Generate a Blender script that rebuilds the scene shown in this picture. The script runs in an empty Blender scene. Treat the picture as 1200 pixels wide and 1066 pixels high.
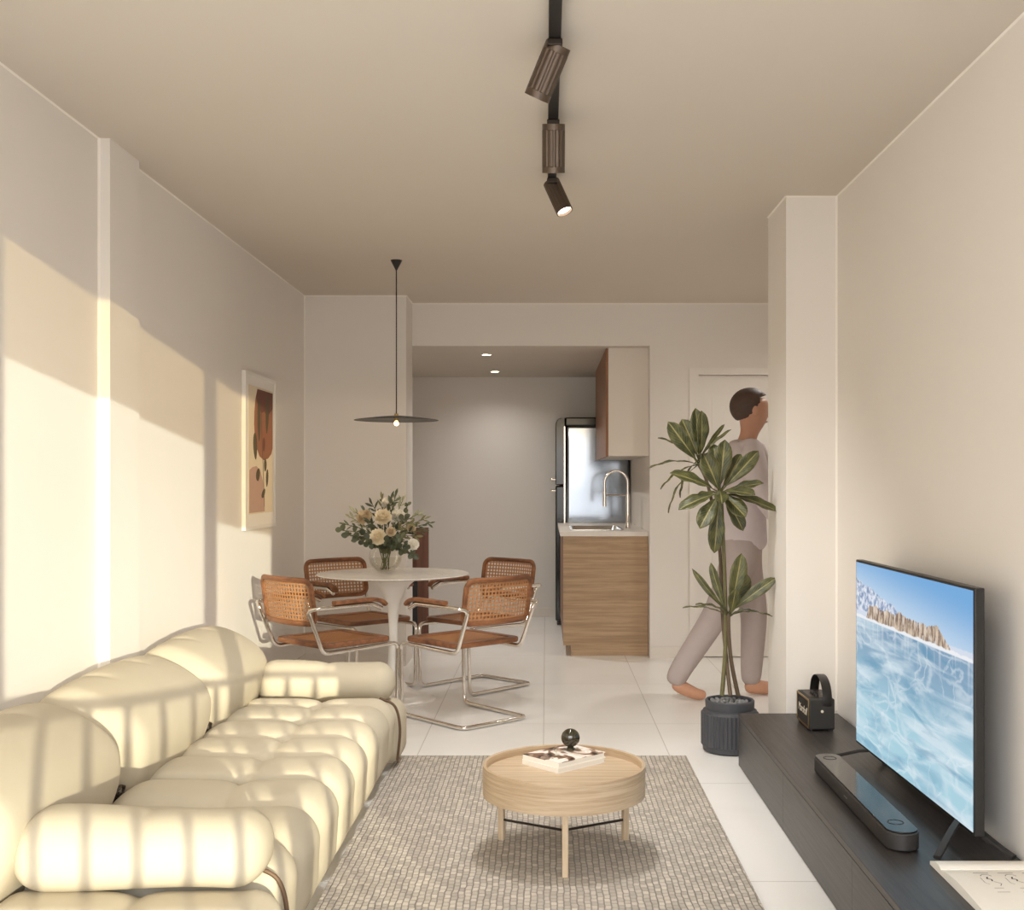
import bpy, math, random
from mathutils import Vector, Matrix, Quaternion
random.seed(7)
PI = math.pi
SC = bpy.context.scene
COL = SC.collection
R = math.radians

# ------------------------------------------------------------------ colour / materials
def lin(c):
    c = c / 255.0
    return c / 12.92 if c <= 0.04045 else ((c + 0.055) / 1.055) ** 2.4
def rgb(r, g, b): return (lin(r), lin(g), lin(b), 1.0)

class NT:
    """tiny node-tree helper"""
    def __init__(s, name):
        s.m = bpy.data.materials.new(name); s.m.use_nodes = True
        s.t = s.m.node_tree; s.t.nodes.clear()
        s.out = s.t.nodes.new('ShaderNodeOutputMaterial')
    def n(s, kind, **kw):
        nd = s.t.nodes.new('ShaderNode' + kind)
        for k, v in kw.items():
            if k.startswith('i_'):
                key = k[2:]
                sock = nd.inputs[int(key)] if key.isdigit() else nd.inputs[key.replace('_', ' ')]
                s.set(sock, v)
            else: setattr(nd, k, v)
        return nd
    def set(s, sock, v):
        if hasattr(v, 'is_output'): s.t.links.new(v, sock)
        else:
            try: sock.default_value = v
            except Exception: sock.default_value = tuple(v)[:3]
    def math(s, op, a, b=0.0, c=None, clamp=False):
        nd = s.n('Math', operation=op, use_clamp=clamp)
        s.set(nd.inputs[0], a); s.set(nd.inputs[1], b)
        if c is not None: s.set(nd.inputs[2], c)
        return nd.outputs[0]
    def mix(s, f, a, b):
        nd = s.n('Mix', data_type='RGBA')
        s.set(nd.inputs[0], f); s.set(nd.inputs[6], a); s.set(nd.inputs[7], b)
        return nd.outputs[2]
    def smooth(s, v, a, b):
        nd = s.n('MapRange', interpolation_type='SMOOTHSTEP')
        s.set(nd.inputs[0], v); s.set(nd.inputs[1], a); s.set(nd.inputs[2], b)
        return nd.outputs[0]
    def coord(s, which='Object', scale=(1, 1, 1), loc=(0, 0, 0), rot=(0, 0, 0)):
        tc = s.n('TexCoord'); mp = s.n('Mapping')
        s.t.links.new(tc.outputs[which], mp.inputs[0])
        mp.inputs['Scale'].default_value = scale
        mp.inputs['Location'].default_value = loc
        mp.inputs['Rotation'].default_value = rot
        return mp.outputs[0]
    def noise(s, vec, scale, detail=3, rough=.5, out=0, dist=0.0):
        nd = s.n('TexNoise'); s.set(nd.inputs['Vector'], vec)
        nd.inputs['Scale'].default_value = scale; nd.inputs['Detail'].default_value = detail
        nd.inputs['Roughness'].default_value = rough; nd.inputs['Distortion'].default_value = dist
        return nd.outputs[out]
    def bump(s, h, strength=.3, dist=.01):
        nd = s.n('Bump'); s.set(nd.inputs['Height'], h)
        nd.inputs['Strength'].default_value = strength; nd.inputs['Distance'].default_value = dist
        return nd.outputs[0]
    def pbr(s, color, rough=.5, metal=0, spec=.5, normal=None, **kw):
        b = s.n('BsdfPrincipled')
        s.set(b.inputs['Base Color'], color); s.set(b.inputs['Roughness'], rough)
        s.set(b.inputs['Metallic'], metal); b.inputs['Specular IOR Level'].default_value = spec
        if normal is not None: s.set(b.inputs['Normal'], normal)
        for k, v in kw.items(): s.set(b.inputs[k.replace('_', ' ')], v)
        s.t.links.new(b.outputs[0], s.out.inputs[0])
        return b
    def emit(s, color, strength):
        e = s.n('Emission'); s.set(e.inputs[0], color); s.set(e.inputs[1], strength)
        s.t.links.new(e.outputs[0], s.out.inputs[0]); return s

def plain(name, c, rough=.5, metal=0, spec=.5, var=0.05, scale=30, bump=0.0, **kw):
    t = NT(name); v = t.coord()
    n = t.noise(v, scale, 3)
    c = rgb(*c)
    dark = tuple(x * (1 - var) for x in c[:3]) + (1,)
    lite = tuple(min(1, x * (1 + var)) for x in c[:3]) + (1,)
    col = t.mix(n, dark, lite)
    nm = t.bump(t.noise(v, scale * 6, 2), bump, .002) if bump else None
    t.pbr(col, rough, metal, spec, nm, **kw)
    return t.m

def wood(name, dark, light, axis=0, scale=3.0, stretch=14, rough=.45, spec=.35, fine=1.0):
    t = NT(name)
    sc = [stretch, stretch, stretch]; sc[axis] = 1.0
    v = t.coord('Object', tuple(sc))
    a = t.noise(v, scale, 4, .6)
    b = t.noise(v, scale * 6, 2, .6)
    f = t.math('ADD', t.math('MULTIPLY', a, .75), t.math('MULTIPLY', b, .25 * fine))
    ff = t.smooth(f, .3, .68)
    col = t.mix(ff, rgb(*dark), rgb(*light))
    t.pbr(col, rough, 0, spec, t.bump(b, .12, .002))
    return t.m

M = {}
M['wall'] = plain('wall_paint', (230, 225, 219), .85, spec=.15, var=.012, scale=3)
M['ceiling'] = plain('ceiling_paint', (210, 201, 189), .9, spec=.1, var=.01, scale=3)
M['cove'] = plain('pale_highlight', (240, 234, 226), .6, var=.01)  # paler than the walls, imitates highlights along the corner edges
M['base'] = plain('baseboard_paint', (228, 221, 213), .5, var=.01)
M['doorp'] = plain('door_paint', (232, 227, 221), .5, var=.01)
M['white'] = plain('white_lacquer', (236, 232, 226), .3, var=.01)
M['cabwhite'] = plain('cabinet_white', (226, 218, 208), .45, var=.01)
M['worktop'] = plain('worktop_stone', (226, 219, 211), .35, var=.03, scale=60)
M['black'] = plain('black_metal', (28, 26, 25), .4, var=.05)
M['blackgloss'] = plain('black_gloss', (16, 15, 15), .12, var=.02)
M['plastic'] = plain('dark_plastic', (46, 43, 42), .5, var=.05)
M['bronze'] = plain('smoked_bronze', (92, 79, 68), .36, .6, var=.08, scale=50)
M['bronzedark'] = plain('dark_bronze', (62, 53, 47), .4, .6, var=.05)
M['chrome'] = plain('chrome', (232, 226, 218), .14, 1.0, var=.01)
M['steel'] = plain('brushed_steel', (146, 152, 160), .10, 1.0, var=.02)
M['sinksteel'] = plain('sink_steel', (225, 222, 216), .25, 1.0, var=.02)
M['strap'] = plain('strap_leather', (30, 27, 25), .35, var=.1)
M['brass'] = plain('brass', (190, 160, 105), .3, 1.0, var=.03)
M['gold'] = plain('gold_lettering', (236, 226, 204), .35, .2, var=.01)
M['tolex'] = plain('black_vinyl', (44, 42, 40), .6, var=.1, scale=200, bump=.5)
M['grille'] = plain('grille_cloth', (38, 32, 29), .8, var=.3, scale=150)
M['clip'] = plain('dark_clip', (58, 46, 38), .4, .3, var=.1)
M['piping'] = plain('brown_piping', (96, 72, 50), .6, var=.1)
M['oak'] = wood('light_oak', (174, 151, 124), (200, 179, 152), axis=0, scale=2.2, stretch=26)
t = NT('light_oak_veneer')
v = t.coord('Object', (2, 2, 60))
a_ = t.noise(v, 1.6, 4, .6); b_ = t.noise(v, 7, 2, .6)
ff = t.smooth(t.math('ADD', t.math('MULTIPLY', a_, .7), t.math('MULTIPLY', b_, .3)), .3, .7)
t.pbr(t.mix(ff, rgb(172, 147, 118), rgb(202, 181, 154)), .45, 0, .35)
M['oakrim'] = t.m
M['oakleg'] = wood('light_oak_leg', (184, 162, 134), (206, 185, 158), axis=2, scale=2.2, stretch=9)
M['cab'] = wood('kitchen_oak', (154, 127, 98), (188, 159, 127), axis=0, scale=1.7, stretch=26)
M['cabdoor'] = wood('kitchen_oak_doors', (112, 72, 46), (150, 104, 72), axis=2, scale=1.7, stretch=16)
M['darkwood'] = wood('kitchen_dark_wood', (88, 56, 44), (116, 78, 62), axis=2, scale=1.7, stretch=16)
M['chairwood'] = wood('stained_beech', (98, 62, 42), (152, 102, 68), axis=0, scale=4, stretch=5, rough=.4)
M['console'] = wood('black_oak', (38, 35, 34), (68, 63, 60), axis=1, scale=3, stretch=30, rough=.38, spec=.5)
M['cane'] = plain('cane_weave', (172, 122, 80), .6, var=.15, scale=80)
M['leafdark'] = plain('leaf_dark', (68, 74, 54), .5, var=.25, scale=40)
M['leafgrey'] = plain('leaf_greygreen', (98, 104, 78), .55, var=.2, scale=40)
M['leafolive'] = plain('leaf_olive', (122, 118, 82), .55, var=.2, scale=40)
M['leafpale'] = plain('leaf_pale', (164, 164, 132), .55, var=.15, scale=40)
M['petal'] = plain('petal_cream', (240, 229, 204), .7, var=.08, scale=40)
M['petalw'] = plain('petal_white', (244, 240, 230), .7, var=.06, scale=40)
M['petalb'] = plain('petal_beige', (222, 204, 172), .7, var=.15, scale=40)
M['stem'] = plain('green_stem', (92, 92, 58), .6, var=.2)
M['trunk'] = plain('plant_cane', (104, 98, 64), .65, var=.25, scale=30, bump=.3)
M['trunkb'] = plain('plant_cane_brown', (92, 76, 58), .65, var=.25, scale=30, bump=.3)
M['pot'] = plain('charcoal_ceramic', (66, 67, 72), .6, var=.08, scale=40)
M['stone'] = plain('grey_stone', (122, 122, 122), .7, var=.3, scale=60)
M['soil'] = plain('soil', (50, 44, 40), .9, var=.3, scale=60)
M['paper'] = plain('paper', (242, 238, 230), .6, var=.01)
M['pageedge'] = plain('page_edges', (232, 226, 216), .7, var=.06, scale=300)
M['ink'] = plain('grey_ink', (120, 116, 112), .7, var=.1)
M['inkd'] = plain('dark_ink', (58, 55, 54), .7, var=.1)
M['artpaper'] = plain('print_paper', (226, 212, 188), .7, var=.03)
M['mat'] = plain('white_mount', (240, 236, 230), .6, var=.01)
M['terra'] = plain('terracotta_ink', (150, 100, 76), .8, var=.06)
M['terrad'] = plain('dark_terracotta_ink', (114, 70, 58), .8, var=.06)
M['pinkink'] = plain('blush_ink', (192, 160, 144), .8, var=.05)
M['olive'] = plain('olive_ink', (92, 80, 58), .8, var=.06)
M['skin'] = plain('skin', (196, 148, 124), .5, var=.04)
M['hair'] = plain('brown_hair', (78, 60, 52), .6, var=.2, scale=60)
M['shirt'] = plain('lavender_cotton', (204, 193, 195), .8, var=.04)
M['trouser'] = plain('mauve_grey_cotton', (178, 165, 162), .85, var=.05)
M['belt'] = plain('dark_belt', (112, 96, 100), .6, var=.05)
M['shoe'] = plain('tan_leather', (198, 148, 120), .6, var=.08)
M['window'] = plain('window_frame', (120, 116, 112), .4, var=.02)
M['olglass'] = plain('olive_glass', (46, 42, 26), .08, var=.1, Coat_Weight=.6)

def glassy(name, tint, amt=1.0):
    t = NT(name)
    tr = t.n('BsdfTransparent'); tr.inputs[0].default_value = rgb(*tint)
    gl = t.n('BsdfGlossy'); gl.inputs['Roughness'].default_value = .03
    lw = t.n('LayerWeight'); lw.inputs[0].default_value = .35
    f = t.math('MULTIPLY', lw.outputs['Fresnel'], amt, clamp=True)
    mx = t.n('MixShader'); t.set(mx.inputs[0], f)
    t.t.links.new(tr.outputs[0], mx.inputs[1]); t.t.links.new(gl.outputs[0], mx.inputs[2])
    t.t.links.new(mx.outputs[0], t.out.inputs[0]); return t.m
M['glass'] = glassy('clear_glass', (251, 251, 249), .22)
M['water'] = glassy('water', (249, 248, 244), .12)

# floor tiles
t = NT('white_porcelain_tiles')
v = t.coord('Object', (1, 1, 1), (0.013, -.1, 0))
br = t.n('TexBrick', offset=0.0, squash=1.0)
t.set(br.inputs['Vector'], v)
br.inputs['Color1'].default_value = rgb(242, 240, 237); br.inputs['Color2'].default_value = rgb(240, 238, 234)
br.inputs['Mortar'].default_value = rgb(196, 190, 183)
br.inputs['Scale'].default_value = 1.0; br.inputs['Mortar Size'].default_value = .0022
br.inputs['Mortar Smooth'].default_value = .1
br.inputs['Brick Width'].default_value = .597; br.inputs['Row Height'].default_value = 1.194
cl = t.noise(v, 1.6, 5, .6, dist=.6)
col = t.mix(t.math('MULTIPLY', t.smooth(cl, .45, .7), .12), br.outputs[0], rgb(205, 196, 186))
t.pbr(col, .3, 0, .35, t.bump(t.math('SUBTRACT', 1, br.outputs[1]), .15, .002))
M['tile'] = t.m

# rug
t = NT('woven_wool_rug')
v = t.coord('Object')
wob = t.noise(v, 14, 3, .6, out=1)
vv = t.n('VectorMath', operation='MULTIPLY_ADD'); t.set(vv.inputs[0], wob); vv.inputs[1].default_value = (.014, .022, 0); t.set(vv.inputs[2], v)
mp = t.n('Mapping'); t.t.links.new(vv.outputs[0], mp.inputs[0]); mp.inputs['Rotation'].default_value = (0, 0, PI / 2)
br = t.n('TexBrick', offset=.5); t.t.links.new(mp.outputs[0], br.inputs['Vector'])
br.inputs['Scale'].default_value = 1; br.inputs['Brick Width'].default_value = .030
br.inputs['Row Height'].default_value = .0205; br.inputs['Mortar Size'].default_value = .0034
br.inputs['Mortar Smooth'].default_value = 1.0
br.inputs['Color1'].default_value = rgb(206, 197, 184); br.inputs['Color2'].default_value = rgb(166, 158, 148)
br.inputs['Mortar'].default_value = rgb(124, 117, 111)
patch = t.noise(v, 2.2, 4, .6)
fib = t.noise(v, 240, 2, .6)
col = t.mix(t.math('MULTIPLY', t.smooth(patch, .4, .7), .2), br.outputs[0], rgb(176, 166, 158))
col = t.mix(t.math('MULTIPLY', fib, .3), col, rgb(206, 197, 185))
h = t.math('ADD', t.math('SUBTRACT', 1, br.outputs[1]), t.math('MULTIPLY', fib, .25))
t.pbr(col, .95, 0, .1, t.bump(h, .6, .006))
M['rug'] = t.m

# sofa fabric
t = NT('cream_sofa_fabric')
v = t.coord('Object')
n1 = t.noise(v, 5, 3); n2 = t.noise(v, 420, 2)
col = t.mix(n1, rgb(186, 176, 156), rgb(194, 184, 164))
t.pbr(col, .9, 0, .1, t.bump(n2, .25, .0015))
M['sofa'] = t.m

# big leaf with pale midrib, using the u coordinate across the blade
t = NT('glossy_big_leaf')
tc = t.n('TexCoord'); sx = t.n('SeparateXYZ'); t.t.links.new(tc.outputs['UV'], sx.inputs[0])
d = t.math('ABSOLUTE', t.math('SUBTRACT', sx.outputs[0], .5))
rib = t.math('SUBTRACT', 1, t.smooth(d, .015, .055))
side = t.math('MULTIPLY', t.math('SINE', t.math('ADD', t.math('MULTIPLY', sx.outputs[1], 70), t.math('MULTIPLY', d, -40))), .5)
side = t.math('ADD', side, .5)
nz = t.noise(t.coord('Object'), 26, 4)
g = t.mix(t.smooth(nz, .35, .7), rgb(44, 48, 28), rgb(86, 86, 48))
g = t.mix(t.math('MULTIPLY', side, .22), g, rgb(130, 132, 86))
edge = t.smooth(d, .40, .5)
g = t.mix(t.math('MULTIPLY', edge, .5), g, rgb(122, 114, 76))
g = t.mix(rib, g, rgb(146, 136, 88))
t.pbr(g, .42, 0, .4, t.bump(side, .15, .003))
M['leaf'] = t.m

# book cover print
t = NT('art_book_cover')
v = t.coord('Object')
a = t.noise(v, 9, 2, .5, dist=1.2); b = t.noise(v, 26, 3, .5)
col = t.mix(t.smooth(a, .47, .5), rgb(238, 232, 224), rgb(124, 92, 72))
col = t.mix(t.smooth(a, .56, .585), col, rgb(44, 34, 30))
col = t.mix(t.math('MULTIPLY', t.smooth(b, .55, .6), .5), col, rgb(206, 180, 158))
t.pbr(col, .35)
M['cover'] = t.m

# table top with a faint marble vein
t = NT('white_marble')
v = t.coord('Object')
n = t.noise(v, 5, 6, .65, dist=1.5)
vein = t.math('SUBTRACT', 1, t.smooth(t.math('ABSOLUTE', t.math('SUBTRACT', n, .5)), 0, .035))
t.pbr(t.mix(t.math('MULTIPLY', vein, .35), rgb(240, 236, 230), rgb(196, 186, 176)), .18)
M['marble'] = t.m

# sheer blind
t = NT('sheer_blind')
tr = t.n('BsdfTransparent'); tr.inputs[0].default_value = (.90, .80, .64, 1)
tl = t.n('BsdfTranslucent'); tl.inputs[0].default_value = (.75, .68, .56, 1)
mx = t.n('MixShader'); mx.inputs[0].default_value = .3
t.t.links.new(tr.outputs[0], mx.inputs[1]); t.t.links.new(tl.outputs[0], mx.inputs[2]); t.t.links.new(mx.outputs[0], t.out.inputs[0])
M['blind'] = t.m

# television picture: frozen lake, cliff, snowy hills, blue sky
t = NT('screen_picture')
tc = t.n('TexCoord'); sx = t.n('SeparateXYZ'); t.t.links.new(tc.outputs['UV'], sx.inputs[0])
u, w = sx.outputs[0], sx.outputs[1]
def uvn(su, sv, scale, detail=4, rough=.55, dist=0, ox=0):
    mp = t.n('Mapping'); t.t.links.new(tc.outputs['UV'], mp.inputs[0])
    mp.inputs['Scale'].default_value = (su, sv, 1); mp.inputs['Location'].default_value = (ox, 0, 0)
    return t.noise(mp.outputs[0], scale, detail, rough, dist=dist)
sky = t.mix(t.smooth(t.math('ADD', w, t.math('MULTIPLY', u, .16)), .76, 1.12), rgb(206, 224, 240), rgb(122, 172, 220))
n_ridge = uvn(1, .05, 9, 4)
mt_h = t.math('ADD', t.math('SUBTRACT', .92, t.math('MULTIPLY', u, .26)), t.math('MULTIPLY', t.math('SUBTRACT', n_ridge, .5), .11))
n_mt = uvn(1.6, 1, 26, 4)
mount = t.mix(t.smooth(n_mt, .38, .62), rgb(140, 158, 190), rgb(226, 232, 242))
c = t.mix(t.smooth(t.math('SUBTRACT', mt_h, w), 0, .006), sky, mount)
far_h = t.math('ADD', .715, t.math('MULTIPLY', uvn(1, .05, 7, 3, ox=4), .05))
c = t.mix(t.smooth(t.math('SUBTRACT', far_h, w), 0, .008), c, rgb(214, 222, 236))
cl_top = t.math('ADD', .79, t.math('MULTIPLY', t.math('SUBTRACT', uvn(1, .05, 13, 5, .7, ox=2), .5), .12))
e1 = t.smooth(u, .10, .15); e2 = t.math('SUBTRACT', 1, t.smooth(u, .74, .90))
cl_top = t.math('ADD', .70, t.math('MULTIPLY', t.math('SUBTRACT', cl_top, .70), t.math('MULTIPLY', e1, e2)))
n_cl = uvn(6, .9, 9, 5, .7)
cliff = t.mix(t.smooth(n_cl, .38, .62), rgb(122, 100, 88), rgb(222, 202, 180))
cliff = t.mix(t.math('MULTIPLY', t.smooth(uvn(8, 2, 8, 3, ox=7), .55, .64), .6), cliff, rgb(236, 228, 220))
c = t.mix(t.smooth(t.math('SUBTRACT', cl_top, w), 0, .006), c, cliff)
snow_h = t.math('ADD', .70, t.math('MULTIPLY', uvn(1, .05, 16, 3, ox=9), .035))
c = t.mix(t.smooth(t.math('SUBTRACT', snow_h, w), 0, .008), c, rgb(238, 240, 244))
ice_a = uvn(1.2, 7, 1.6, 4, .5, .6); ice_b = uvn(1.7, 2.6, 1.6, 3, .5, 1.6, 3)
ice = t.mix(t.smooth(w, .15, .68), rgb(172, 210, 224), rgb(134, 164, 190))
ice = t.mix(t.math('MULTIPLY', t.smooth(ice_a, .42, .66), .85), ice, rgb(214, 230, 238))
wv = t.n('VectorMath', operation='MULTIPLY_ADD'); nzv = t.n('TexNoise'); t.t.links.new(tc.outputs['UV'], nzv.inputs['Vector']); nzv.inputs['Scale'].default_value = 4; nzv.inputs['Detail'].default_value = 4
t.t.links.new(nzv.outputs[1], wv.inputs[0]); wv.inputs[1].default_value = (.35, .25, 0); t.t.links.new(tc.outputs['UV'], wv.inputs[2])
def cracks(su, sv, rot, wdt):
    mp = t.n('Mapping'); t.t.links.new(wv.outputs[0], mp.inputs[0]); mp.inputs['Scale'].default_value = (su, sv, 1); mp.inputs['Rotation'].default_value = (0, 0, rot)
    vo = t.n('TexVoronoi', feature='DISTANCE_TO_EDGE'); t.t.links.new(mp.outputs[0], vo.inputs['Vector']); vo.inputs['Scale'].default_value = 1
    return t.math('SUBTRACT', 1, t.smooth(vo.outputs['Distance'], 0, wdt))
crack = t.math('MULTIPLY', t.math('MAXIMUM', cracks(3, 8, .25, .10), cracks(7, 5, -.5, .06)), t.smooth(ice_b, .35, .6))
ice = t.mix(t.math('MULTIPLY', crack, .4), ice, rgb(236, 244, 248))
ice = t.mix(t.math('MULTIPLY', t.smooth(uvn(1.2, 4, 2, 4, .5, 1, 11), .48, .7), .6), ice, rgb(100, 152, 182))
refl = t.math('MULTIPLY', t.smooth(w, .52, .70), t.smooth(uvn(14, .3, 3, 2, ox=5), .5, .62))
ice = t.mix(t.math('MULTIPLY', refl, .3), ice, rgb(232, 236, 240))
c = t.mix(t.math('SUBTRACT', 1, t.smooth(w, .694, .702)), c, ice)
t.emit(c, 0.95)
M['screen'] = t.m
for nm_, c_, s_ in (('lampglow', (255, 236, 204), 30), ('spotglow', (255, 240, 220), 9), ('bulbglow', (255, 214, 150), 18)):
    M[nm_] = NT(nm_).emit(rgb(*c_), s_).m

# ------------------------------------------------------------------ mesh helpers
class MB:
    def __init__(s): s.v = []; s.f = []; s.uv = {}; s.mi = []
    def add(s, vs, fs, uvs=None, mi=0):
        o = len(s.v); s.v += [tuple(p) for p in vs]
        for f in fs: s.f.append(tuple(i + o for i in f)); s.mi.append(mi)
        if uvs:
            for i, q in enumerate(uvs): s.uv[o + i] = q
        return s
    def box(s, x0, x1, y0, y1, z0, z1, mi=0):
        v = [(x0, y0, z0), (x1, y0, z0), (x1, y1, z0), (x0, y1, z0), (x0, y0, z1), (x1, y0, z1), (x1, y1, z1), (x0, y1, z1)]
        return s.add(v, [(3, 2, 1, 0), (4, 5, 6, 7), (0, 1, 5, 4), (1, 2, 6, 5), (2, 3, 7, 6), (3, 0, 4, 7)], mi=mi)
    def prism(s, pts, z0, z1, mi=0):
        n = len(pts)
        v = [(p[0], p[1], z0) for p in pts] + [(p[0], p[1], z1) for p in pts]
        f = [tuple(range(n - 1, -1, -1)), tuple(range(n, 2 * n))] + [(i, (i + 1) % n, (i + 1) % n + n, i + n) for i in range(n)]
        return s.add(v, f, mi=mi)
    def ring(s, po, pi_, z0, z1):
        n = len(po)
        v = [(p[0], p[1], z0) for p in po] + [(p[0], p[1], z1) for p in po] + [(p[0], p[1], z0) for p in pi_] + [(p[0], p[1], z1) for p in pi_]
        f = []
        for i in range(n):
            j = (i + 1) % n
            f += [(i, j, j + n, i + n), (i + 3 * n, j + 3 * n, j + 2 * n, i + 2 * n), (i + n, j + n, j + 3 * n, i + 3 * n), (i + 2 * n, j + 2 * n, j, i)]
        return s.add(v, f)
    def lathe(s, prof, n=48, c=(0, 0, 0), flute=None, cap=True):
        v = []; f = []
        m = len(prof)
        for k in range(n):
            a = 2 * PI * k / n
            for j, (r, z) in enumerate(prof):
                rr = r
                if flute and flute[0] <= j <= flute[1]: rr = r * (1 - flute[2] * (k % flute[3] >= flute[3] // 2))
                v.append((c[0] + rr * math.cos(a), c[1] + rr * math.sin(a), c[2] + z))
        for k in range(n):
            k2 = (k + 1) % n
            for j in range(m - 1): f.append((k * m + j, k2 * m + j, k2 * m + j + 1, k * m + j + 1))
        if cap:
            if prof[0][0] > 1e-6: f.append(tuple(k * m for k in range(n - 1, -1, -1)))
            if prof[-1][0] > 1e-6: f.append(tuple(k * m + m - 1 for k in range(n)))
        return s.add(v, f)
    def sweep(s, path, rx, ry=None, n=10, closed=False, up=None, sq=1.0, taper=None):
        P = [Vector(p) for p in path]; m = len(P); ry = ry or rx
        T = []
        for i in range(m):
            a = P[(i - 1) % m] if (closed or i > 0) else P[i]; b = P[(i + 1) % m] if (closed or i < m - 1) else P[i]
            T.append((b - a).normalized())
        if up is None:
            nrm = T[0].orthogonal().normalized()
        v = []; f = []
        for i in range(m):
            if up is not None:
                b = Vector(up); sd = T[i].cross(b).normalized(); nu = sd.cross(T[i]).normalized()
            else:
                if i > 0:
                    q = T[i - 1].rotation_difference(T[i]); nrm = (q @ nrm).normalized()
                sd = nrm; nu = T[i].cross(nrm).normalized()
            k = taper(i / (m - 1)) if taper else 1.0
            for j in range(n):
                a = 2 * PI * j / n
                ca, sa = math.cos(a), math.sin(a)
                ca = math.copysign(abs(ca) ** sq, ca); sa = math.copysign(abs(sa) ** sq, sa)
                v.append(P[i] + sd * (rx * k * ca) + nu * (ry * k * sa))
        L = m if closed else m - 1
        for i in range(L):
            i2 = (i + 1) % m
            for j in range(n):
                j2 = (j + 1) % n
                f.append((i * n + j, i * n + j2, i2 * n + j2, i2 * n + j))
        if not closed:
            f.append(tuple(range(n - 1, -1, -1))); f.append(tuple((m - 1) * n + j for j in range(n)))
        return s.add(v, f)
    def ball(s, c, r, nu=12, nv=8, sc=(1, 1, 1)):
        pr = [(r * math.sin(PI * i / nv), -r * math.cos(PI * i / nv)) for i in range(nv + 1)]
        o = len(s.v); s.lathe(pr, nu, cap=False)
        for i in range(o, len(s.v)):
            p = s.v[i]; s.v[i] = (c[0] + p[0] * sc[0], c[1] + p[1] * sc[1], c[2] + p[2] * sc[2])
        return s
    def xf(s, mat, start=0):
        for i in range(start, len(s.v)): s.v[i] = tuple(mat @ Vector(s.v[i]))
        return s
    def build(s, name, mats, parent=None, smooth=True, bevel=0, angle=40):
        me = bpy.data.meshes.new(name); me.from_pydata(s.v, [], s.f); me.validate(); me.update()
        import bmesh
        b = bmesh.new(); b.from_mesh(me); bmesh.ops.recalc_face_normals(b, faces=b.faces); b.to_mesh(me); b.free()
        mats = mats if isinstance(mats, (list, tuple)) else [mats]
        for m_ in mats: me.materials.append(m_)
        if len(mats) > 1:
            for p, k in zip(me.polygons, s.mi): p.material_index = k
        if s.uv:
            ul = me.uv_layers.new(name='UVMap')
            for lp in me.loops:
                if lp.vertex_index in s.uv: ul.data[lp.index].uv = s.uv[lp.vertex_index]
        if smooth:
            for p in me.polygons: p.use_smooth = True
            me.set_sharp_from_angle(angle=R(angle))
        o = bpy.data.objects.new(name, me); COL.objects.link(o)
        if parent: o.parent = parent
        if bevel:
            bv = o.modifiers.new('bevel', 'BEVEL'); bv.width = bevel; bv.segments = 3; bv.limit_method = 'ANGLE'; bv.angle_limit = R(40)
        return o

def fillet(pts, r, seg=6):
    P = [Vector(p) for p in pts]; out = [P[0]]
    for i in range(1, len(P) - 1):
        a, b, c = P[i - 1], P[i], P[i + 1]
        d1 = (a - b); d2 = (c - b); l1, l2 = d1.length, d2.length
        ang = d1.angle(d2)
        rr = r[i - 1] if isinstance(r, (list, tuple)) else r
        tl = min(rr / max(math.tan(ang / 2), 1e-3), l1 * .49, l2 * .49)
        p1 = b + d1.normalized() * tl; p2 = b + d2.normalized() * tl
        for k in range(seg + 1):
            t_ = k / seg
            out.append(p1.lerp(b, t_).lerp(b.lerp(p2, t_), t_))
    out.append(P[-1]); return out

def rrect(x0, x1, y0, y1, r, seg=5):
    out = []
    for cx, cy, a0 in ((x1 - r, y1 - r, 0), (x0 + r, y1 - r, PI / 2), (x0 + r, y0 + r, PI), (x1 - r, y0 + r, 1.5 * PI)):
        for k in range(seg + 1):
            a = a0 + PI / 2 * k / seg
            out.append((cx + r * math.cos(a), cy + r * math.sin(a)))
    return out

def spline(pts, n=8):
    P = [Vector(p) for p in pts]; out = []
    for i in range(len(P) - 1):
        p0 = P[max(i - 1, 0)]; p1 = P[i]; p2 = P[i + 1]; p3 = P[min(i + 2, len(P) - 1)]
        for k in range(n):
            t_ = k / n
            out.append(.5 * ((2 * p1) + (p2 - p0) * t_ + (2 * p0 - 5 * p1 + 4 * p2 - p3) * t_ ** 2 + (3 * p1 - p0 - 3 * p2 + p3) * t_ ** 3))
    out.append(P[-1]); return out

def tag(o, label, cat, group=None):
    o['label'] = label; o['category'] = cat
    if group: o['group'] = group
    return o
def thing(name, label, cat, loc=(0, 0, 0), rz=0, group=None):
    o = bpy.data.objects.new(name, None); COL.objects.link(o)
    o.location = loc; o.rotation_euler = (0, 0, rz); o.empty_display_size = .1
    return tag(o, label, cat, group)
def struct(mb, name, mat, parent=None, **kw):
    kw.setdefault('smooth', False)
    o = mb.build(name, mat, parent, **kw)
    if not parent: o['kind'] = 'structure'
    return o
def dup(o, parent=None):
    c = o.copy(); COL.objects.link(c)
    if parent: c.parent = parent
    for ch in list(o.children): dup(ch, c)
    return c

# ------------------------------------------------------------------ camera
F = 1330.0
cam = bpy.data.cameras.new('camera'); co = bpy.data.objects.new('camera', cam); COL.objects.link(co)
co.location = (0, 0, 1.3); co.rotation_euler = (PI / 2, 0, 0)
cam.sensor_width = 36; cam.lens = 36 * F / 1200
cam.shift_x = -40 / 1200; cam.shift_y = 30 / 1200; cam.clip_start = .05
SC.camera = co

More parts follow.
